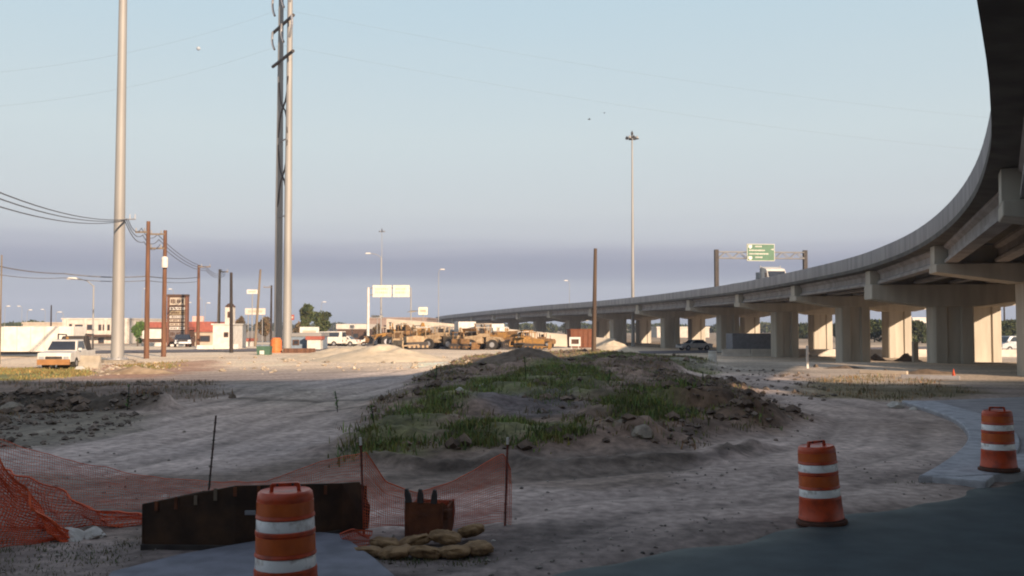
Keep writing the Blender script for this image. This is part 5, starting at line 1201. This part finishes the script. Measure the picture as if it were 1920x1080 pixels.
def rock(px, py, s, label, seed, m=M_rock, flat=.6):
    p = W(px, py); s *= .55 if p.y > 20 else .8; q_ = random.Random(seed); bm = bmesh.new(); bmesh.ops.create_icosphere(bm, subdivisions=3, radius=s)
    off = np.array([seed * 3.1, 0])
    for v in bm.verts:
        c_ = v.co.normalized(); k = 1 + .9 * float(fbm(np.array([c_.x + seed]), np.array([c_.y + c_.z * 1.7]), .8, 4, seed)[0])
        for ax in ((.8, .3, .5), (-.5, .7, .4), (.2, -.9, .3), (-.6, -.5, .6)):
            a_ = Vector(ax).normalized(); dd = c_.dot(a_) * k
            if dd > .72: k *= .72 / dd
        v.co = c_ * s * k; v.co.z *= flat; v.co.x *= 1.25
    me = bpy.data.meshes.new('rock'); bm.to_mesh(me); bm.free(); me.materials.append(m); o = bpy.data.objects.new('rock', me); COL.objects.link(o)
    o.location = (p.x, p.y, H(p.x, p.y) + s * flat * .35); o.rotation_euler = (q_.uniform(-.2, .2), q_.uniform(-.2, .2), q_.uniform(0, 6)); return tag(o, label, 'rock', 'loose rocks on the dirt')
M_rockp = mat('pale_rock', (.55, .52, .47), .95, (.38, .35, .31), ns=5, bump=.4, bs=20)
for i, (px, py, s, lb, m) in enumerate([(1205, 845, .29, 'largest pale boulder at the front foot of the mound', M_rock), (1165, 818, .16, 'pale rock on the mound above the largest boulder', M_rock), (905, 752, .28, 'white stone slab in the mound grass', M_rockp), (862, 775, .2, 'small white rock at the left of the mound grass', M_rockp),
        (1395, 772, .42, 'dark squarish clod right of the brown earth block', M_earth), (1440, 790, .3, 'tan rock near the right end of the mound', M_rock), (1478, 797, .22, 'outermost rock at the right tip of the mound', M_rock), (1042, 690, .35, 'white rock beside the dark dirt pile', M_rockp), (1088, 828, .12, 'small pale rock below the mound grass', M_rock),
        (1680, 764, .42, 'broken white concrete lump where the kerb begins', M_rockp), (1714, 768, .2, 'smaller broken lump right beside the white concrete one', M_rockp), (22, 770, .5, 'round grey boulder at the left end of the dark ridge', M_rock), (75, 768, .3, 'dark clod in the left ridge', M_earth), (140, 764, .36, 'largest dark clod on the left ridge', M_earth), (232, 770, .3, 'dark clod at the foot of the pale weed', M_earth),
        (8, 795, .3, 'dark clod at the left photo edge below the ridge', M_earth), (132, 1008, .2, 'pale rock half under the orange netting', M_rockp), (176, 1004, .17, 'flat pale rock right of the orange netting', M_rockp), (925, 1012, .03, 'tiny white stone right of the tan sandbags', M_rockp), (150, 695, .55, 'pale slab of rubble left of the monopole foot', M_rockp),
        (255, 692, .4, 'pale rock right of the monopole foot', M_rockp), (285, 698, .3, 'small pale rock further right of the monopole foot', M_rockp), (1205, 1034, .03, 'left one of two tiny dark stones in the foreground gravel', M_dark), (1222, 1034, .03, 'right one of two tiny dark stones in the foreground gravel', M_dark), (435, 746, .25, 'dark clod on the haul track left of the mound', M_earth),
        (1530, 688, .3, 'dark clump at the foot of a pier', M_earth), (1660, 700, .35, 'dark stone heap piece on the sunlit strip', M_earth), (1255, 775, .3, 'brown clod at the left face of the earth block', M_earth), (345, 812, .08, 'small stone on the haul track behind the leaning stake', M_rock), (310, 930, .06, 'small pale stone above the steel box', M_rockp)]):
    rock(px, py, s, lb, i + 1, m, .8 if m is M_earth else .6)

# ------------------------------------------------------------------ foreground things
def barrel_proto():
    r = thing('traffic_barrel', '', 'traffic barrel', (0, 0, 0), 0, 'orange and white striped traffic barrels')
    # tiers, bottom up: (z0, z1, radius bottom, radius top, material, name)
    MB().lathe([(.295, 0), (.305, .012), (.30, .04), (.275, .05), (.265, .08)], n=40).build('rubber_base', mat('worn_base_rubber', (.09, .035, .02), .85, (.05, .025, .018), ns=8), r, smooth=True)
    MB().lathe([(.268, .045), (.268, .09), (.262, .10), (.248, .30), (.250, .315), (.246, .33), (.244, .338)], n=40).build('body', M_orange, r, smooth=True)
    MB().lathe([(.236, .334), (.241, .34), (.238, .43), (.233, .436)], n=40).build('white_band', M_wref, r, smooth=True)
    o = MB().lathe([(.240, .432), (.245, .438), (.243, .452), (.236, .46), (.232, .60), (.238, .607), (.236, .632), (.230, .638)], n=40).build('body', M_orange, r, smooth=True)
    MB().lathe([(.2375, .468), (.2345, .592)], n=40).build('orange_band', M_oref, o, smooth=True)
    MB().lathe([(.225, .634), (.231, .64), (.228, .726), (.223, .732)], n=40).build('white_band', M_wref, r, smooth=True)
    o = MB().lathe([(.228, .728), (.234, .735), (.232, .75), (.226, .758), (.222, .865), (.222, .885), (.214, .925), (.198, .94), (.19, .935), (.05, .93)], n=40).build('body', M_orange, r, smooth=True)
    MB().lathe([(.2275, .765), (.2245, .862)], n=40).build('orange_band', M_oref, o, smooth=True)
    mb = MB()
    mb.prism([(-.125, .92), (-.115, .992), (-.10, 1.0), (.10, 1.0), (.115, .992), (.125, .92), (.095, .92), (.088, .97), (-.088, .97), (-.095, .92)], -.02, .02, 'y')
    mb.build('handle', M_orange, r, bevel=.006)
    mb = MB()
    for x_ in (-.06, .06): mb.tube((x_, -.028, .985), (x_, .028, .985), .011, n=8)
    mb.build('handle_bolt', M_dark, r)
    return r
bar = barrel_proto()
b2_ = W(1541, 981); b3_ = W(1873, 882, .12)
bar.location = (b2_.x, b2_.y, .0 + max(0, H(b2_.x, b2_.y)) ); bar.rotation_euler = (R_(-1), R_(-3.2), R_(14)); bar['label'] = 'striped traffic barrel leaning slightly left at the asphalt edge, right of centre'
copy_tree(bar, (b3_.x, b3_.y, .118), R_(-20), 'rightmost and farthest striped traffic barrel, standing on the pale kerb nose', tilt=(0, R_(-.8)))
p = D(536, 1148, 8.0); bb = copy_tree(bar, (p.x, p.y, .072), R_(8), 'nearest and largest striped traffic barrel, cut by the bottom edge of the photo', tilt=(0, R_(-.8)), scale=1.03)

# steel plate box
st_ = thing('steel_box', 'long low dark rusty steel box behind the nearest barrel', 'steel box', (0, 0, 0))
qa, qb, qc = W(265, 1029), W(440, 1031), W(640, 1001); qd = qc + Vector((.30, .35, 0)); qe = qd + Vector((-.45, .5, 0)); qf = qa + Vector((.35, .95, 0))
ha, hb, hc = D(265, 945, qa.y).z, D(475, 917, qb.y).z, D(590, 906, qc.y).z
T_ = .022
def plate(p, q, zp, zq, name, par, m=M_rust, bot=-.03, th=T_):
    d_ = Vector((q.x - p.x, q.y - p.y, 0)).normalized(); n_ = Vector((-d_.y, d_.x, 0)) * th
    return MB().add([(p.x, p.y, bot), (q.x, q.y, bot), (q.x, q.y, zq), (p.x, p.y, zp), (p.x + n_.x, p.y + n_.y, bot), (q.x + n_.x, q.y + n_.y, bot), (q.x + n_.x, q.y + n_.y, zq), (p.x + n_.x, p.y + n_.y, zp)],
                    [(0, 1, 2, 3), (5, 4, 7, 6), (3, 2, 6, 7), (0, 4, 5, 1), (1, 5, 6, 2), (0, 3, 7, 4)]).build(name, m, par, bevel=.004)
zb_ = lerp(ha, hb, .85)
plate(qa, qb, ha, zb_ + .06, 'front_plate', st_); plate(qb, qc, zb_ + .06, hc, 'front_plate', st_)
w1 = Vector((qc.x + .16, qc.y + .10, 0)); zt1 = D(664, 909, w1.y).z
MB().add([(qc.x, qc.y, -.03), (w1.x + .10, w1.y + .25, -.03), (w1.x + .12, w1.y + .25, .25), (w1.x, w1.y + .2, zt1), (qc.x, qc.y, hc),
          (qc.x - .02, qc.y + .02, -.03), (w1.x + .08, w1.y + .27, -.03), (w1.x + .10, w1.y + .27, .25), (w1.x - .02, w1.y + .22, zt1), (qc.x - .02, qc.y + .02, hc)],
         [(0, 1, 2, 3, 4), (5, 9, 8, 7, 6), (0, 4, 9, 5), (4, 3, 8, 9), (3, 2, 7, 8), (2, 1, 6, 7), (1, 0, 5, 6)]).build('end_plate', M_rust, st_)
plate(Vector((w1.x + .08, w1.y + .27, 0)), qf, zt1 - .05, ha - .02, 'back_plate', st_); plate(qf, qa, ha - .02, ha, 'end_plate', st_)
for k in range(9):   # upright stiffeners with small light tabs along the rim
    t_ = .08 + k * .105; s_ = t_ * 2
    p = qa.lerp(qb, s_) if s_ < 1 else qb.lerp(qc, s_ - 1); z_ = lerp(ha, zb_ + .06, s_) if s_ < 1 else lerp(zb_ + .06, hc, s_ - 1)
    MB().box((p.x, p.y - .012, z_ - .05 - .01 * (k % 3)), (.035, .012, .10 + .03 * (k % 2))).build('rim_tab', M_woodp if k in (2, 3, 6) else M_rust2, st_)
MB().box((lerp(qb.x, qc.x, .12), lerp(qb.y, qc.y, .12) - .02, .38), (.16, .015, .05)).build('scuffed_plate', M_galvd, st_, bevel=.005)
for z_ in (.02,): plate(qa + Vector((0, -.03, 0)), qb + Vector((0, -.03, 0)), .05, .05, 'bottom_rail', st_, M_dark, -.03, .028); plate(qb + Vector((0, -.03, 0)), qc + Vector((0, -.03, 0)), .05, .05, 'bottom_rail', st_, M_dark, -.03, .028)
# digging bucket standing on its back, teeth upward
p = W(795, 1004); p.z = H(p.x, p.y)
bk = thing('excavator_bucket', 'rusty digging bucket standing with three dark teeth pointing up', 'excavator bucket', tuple(p), R_(-14))
prf = [(-.02, 0), (.26, .0), (.38, .10), (.44, .26), (.42, .40), (.36, .40), (.38, .27), (.32, .13), (.22, .05), (.03, .05), (.03, .42), (-.02, .44)]   # y depth, z height
MB().prism([(a_, b_) for a_, b_ in prf], -.20, .20, 'x').build('shell', M_rust2, bk, bevel=.008)
for s_ in (-1, 1): MB().prism([(-.02, -.01), (.26, -.01), (.39, .10), (.45, .26), (.43, .41), (.2, .36), (-.02, .45)], s_ * .215 - .015, s_ * .215 + .015, 'x').build('side_plate', M_rust2, bk, bevel=.004)
for x_ in (-.18, -.04, .12):
    t_ = MB().prism([(-.035, 0), (.035, 0), (.03, .09), (.012, .155), (-.018, .16), (-.032, .09)], -.035, .01, 'y').build('tooth', M_dark, bk, bevel=.004); t_.location = (x_, 0, .43); t_.rotation_euler = (0, R_(-10 if x_ < -.1 else (6 if x_ > .1 else 0)), 0)
MB().tube((.19, .05, .33), (.27, .05, .33), .035, n=12).build('pivot_lug', M_rust2, bk); MB().box((.255, .1, .30), (.05, .16, .09)).build('side_cutter', M_rust2, bk, bevel=.005)
# sandbags
for i, (px, py, lx, ly, lz, rz_, zo_, lb) in enumerate([(693, 1040, .34, .24, .12, .3, 0, 'leftmost of the tan sandbags, next to the slab'), (742, 1043, .36, .25, .13, -.2, 0, 'second tan sandbag from the left in the front row'), (797, 1044, .38, .26, .14, .15, 0, 'middle tan sandbag of the front row'),
        (850, 1043, .36, .26, .14, -.25, 0, 'fourth tan sandbag from the left in the front row'), (897, 1036, .32, .26, .14, .5, 0, 'rightmost tan sandbag of the front row'), (722, 1022, .34, .24, .12, -.3, .03, 'tan sandbag at the left of the back row'), (778, 1020, .36, .22, .12, .2, .02, 'tan sandbag touching the bucket foot'),
        (835, 1020, .36, .24, .13, -.1, .04, 'tan sandbag in the back row right of the bucket foot'), (884, 1014, .32, .22, .14, -.7, .07, 'topmost tan sandbag at the right end of the heap')]):
    p = W(px, py); bm = bmesh.new(); bmesh.ops.create_cube(bm, size=1); bmesh.ops.subdivide_edges(bm, edges=bm.edges, cuts=9, use_grid_fill=True)
    for v in bm.verts:
        c_ = v.co * 2; sx_, sy_, sz_ = [math.copysign(abs(u_) ** 1.0, u_) for u_ in c_]; n_ = (abs(sx_) ** 3.5 + abs(sy_) ** 3.5 + abs(sz_) ** 2.2 + 1e-6) ** (1 / 3.2); c_ = Vector((sx_, sy_, sz_)) / max(n_, .5)
        pin = 1 - .25 * abs(c_.x) ** 4
        nz_ = float(fbm(np.array([c_.x * 1.3 + i * 9]), np.array([c_.y * 1.3 + c_.z]), .7, 4, i + 3)[0]); n2_ = float(fbm(np.array([c_.x * 4 + i * 9]), np.array([c_.y * 3 + c_.z * 2]), .6, 3, i + 13)[0]); k = 1 + .7 * nz_ + .35 * n2_
        v.co = Vector((c_.x * lx / 2 * (1 + .1 * nz_), c_.y * ly / 2 * k, c_.z * lz / 2 * .85 * k * pin))
    me = bpy.data.meshes.new('sandbag'); bm.to_mesh(me); bm.free(); me.materials.append(M_sand)
    for pl in me.polygons: pl.use_smooth = True
    o = bpy.data.objects.new('sandbag', me); COL.objects.link(o); o.location = (p.x, p.y, H(p.x, p.y) + lz * .42 + zo_); o.rotation_euler = (R_(6 * math.sin(i * 2.1)), R_(9 * math.sin(i * 3.7 + 1)) if i < 8 else R_(-20), rz_); tag(o, lb, 'sandbag', 'tan sandbags before the bucket')
# stakes and netting
def stake(px0, py0, px1, py1, d, m, label, tip=None):
    a_ = D(px1, py1, d); b_ = D(px0, py0, d - .02); r = thing('fence_stake', label, 'stake', tuple(a_), 0, 'stakes of the orange netting'); v_ = b_ - a_
    MB().box((0, 0, 0), (.001, .001, .001)) 
    mb = MB(); mb.tube(-v_.normalized() * .1, v_, .014, .013, 6); mb.build('post', m, r)
    z = v_.normalized(); mb = MB()
    for k in range(9): mb.box(v_ * (.12 + .1 * k), (.034, .02, .012))
    mb.build('studs', m, r)
    if tip: MB().tube(v_ * .93, v_ * 1.01, .017, .017, 6).build('painted_tip', M_white, r)
    return a_, b_
SA = stake(405, 779, 389, 945, 12.7, M_stakeg, 'dark steel stake leaning right behind the rusty steel box')
SB = stake(676, 822, 683, 1003, 11.05, M_stake, 'brown stake between the steel box and the bucket', True)
SC_ = stake(952, 822, 947, 980, 11.7, M_stake, 'red stake with a white tip at the right end of the netting', True)
def net(name, cols, nv, label, cell=.05, rw=.0042, fold=0.0, seed=0):
    # cols: (world x, world y, ztop, zbottom) control columns; strands built as thin ribbons
    c_ = np.array(cols, float); seg = np.sqrt(np.diff(c_[:, 0]) ** 2 + np.diff(c_[:, 1]) ** 2); s = np.concatenate([[0], np.cumsum(seg)]); nu = int(s[-1] / cell)
    u = np.linspace(0, s[-1], nu + 1); X = np.interp(u, s, c_[:, 0]); Y = np.interp(u, s, c_[:, 1]); T = np.interp(u, s, c_[:, 2]); Bm = np.interp(u, s, c_[:, 3])
    for A_ in (X, Y, T, Bm): A_[1:-1] = (A_[:-2] + 2 * A_[1:-1] + A_[2:]) / 4
    G = np.zeros((nu + 1, nv + 1, 3))
    for j in range(nv + 1):
        t_ = j / nv; z_ = Bm + (T - Bm) * t_
        wv = fold * (np.sin(u * 9 + 3 * t_ + seed) * .5 + np.sin(u * 21 + 7 * t_) * .25) + .10 * fbm(u * 1.0, np.full_like(u, t_ * 1.5 + seed), .5, 3, seed) * (1 if fold == 0 else 2.5)
        zz_n = .08 * fbm(u, np.full_like(u, t_ * 2 + 5), .4, 3, seed + 3) * (1 if j < nv else .6)
        G[:, j] = np.column_stack([X + wv * .3, Y + wv, z_ + zz_n])
    mb = MB()
    def strand(a_, b_, r_=rw):
        a_ = Vector(a_); b_ = Vector(b_); d_ = (b_ - a_); 
        if d_.length < 1e-5: return
        d_.normalize(); x_ = d_.orthogonal().normalized() * r_; y_ = d_.cross(x_)
        y_ = y_.normalized() * r_; h2 = x_ * -.5; mb.add([a_ + x_, a_ + h2 + y_ * .87, a_ + h2 - y_ * .87, b_ + x_, b_ + h2 + y_ * .87, b_ + h2 - y_ * .87], [(0, 1, 4, 3), (1, 2, 5, 4), (2, 0, 3, 5)])
    for i in range(nu + 1):
        for j in range(nv + 1):
            if i < nu: strand(G[i, j], G[i + 1, j], rw * (2.2 if j == nv else 1))
            if j < nv: strand(G[i, j], G[i, j + 1])
    o = mb.build(name, M_net, norm=False); tag(o, label, 'safety netting', 'orange safety netting'); return o
def nc(px, d, pyt, pyb): t_ = D(px, pyt, d); b_ = D(px, pyb, d); return (t_.x, d, t_.z, max(b_.z, .0 + H(t_.x, d) + .01))
net('safety_netting', [nc(-160, 12.4, 800, 1000), nc(0, 12.5, 824, 970), nc(80, 12.6, 850, 960), nc(250, 12.7, 890, 955), nc(395, 12.7, 905, 950), nc(500, 12.3, 903, 950), nc(600, 12.2, 866, 960), nc(684, 11.9, 848, 960)], 20,
    'sagging orange netting stretched behind the steel box from left edge to brown stake', .030, .0024)
net('safety_netting', [nc(684, 11.06, 850, 985), nc(720, 11.1, 905, 985), nc(780, 11.25, 925, 990), nc(850, 11.4, 902, 990), nc(945, 11.72, 850, 978), nc(958, 11.74, 880, 985)], 28,
    'orange netting hanging between brown stake and red stake behind the bucket', .024, .0030)
net('crumpled_netting', [nc(-120, 10.6, 800, 1030), nc(-10, 10.6, 835, 1030), nc(25, 10.6, 905, 1025), nc(60, 10.7, 945, 1022), nc(100, 10.8, 975, 1018), nc(140, 10.9, 1006, 1018)], 26,
    'dense crumpled heap of orange netting at the bottom left corner', .022, .0058, .16, 3)
net('crumpled_netting', [nc(-100, 11.3, 860, 1010), nc(60, 11.4, 895, 1000), nc(130, 11.5, 935, 992), nc(200, 11.6, 960, 992), nc(265, 11.7, 965, 985)], 16,
    'low slumped strip of orange netting running from the heap to the steel box', .032, .005, .13, 6)
net('crumpled_netting', [nc(640, 10.5, 1000, 1028), nc(665, 10.5, 990, 1025), nc(692, 10.6, 1000, 1022)], 8, 'small pinkish wad of netting at the foot of the brown stake', .02, .0045, .08, 8)
# ------------------------------------------------------------------ haze
hz = MB().box((0, 0, 20.5), (2990, 2990, 45)).build('haze', None) if False else None
me = bpy.data.meshes.new('haze'); mb = MB().box((0, 0, 19.5), (3100, 3100, 45)); me.from_pydata([tuple(v) for v in mb.v], [], mb.f)
hm = bpy.data.materials.new('haze_air'); hm.use_nodes = True; t = hm.node_tree; t.nodes.clear(); oo = t.nodes.new('ShaderNodeOutputMaterial'); pv = t.nodes.new('ShaderNodeVolumePrincipled')
pv.inputs['Color'].default_value = (.66, .76, .98, 1); pv.inputs['Density'].default_value = .0004; pv.inputs['Anisotropy'].default_value = .0
t.links.new(pv.outputs[0], oo.inputs['Volume']); me.materials.append(hm)
ho = bpy.data.objects.new('haze', me); COL.objects.link(ho); ho['kind'] = 'stuff'
for o_ in bpy.data.objects:
    if o_.type == 'MESH' and o_.name.split('.')[0] in ('lettering', 'sign_lettering', 'studs', 'sign_border', 'truss', 'limbs', 'leaves', 'crown', 'load_rack'): o_['kind'] = 'stuff'
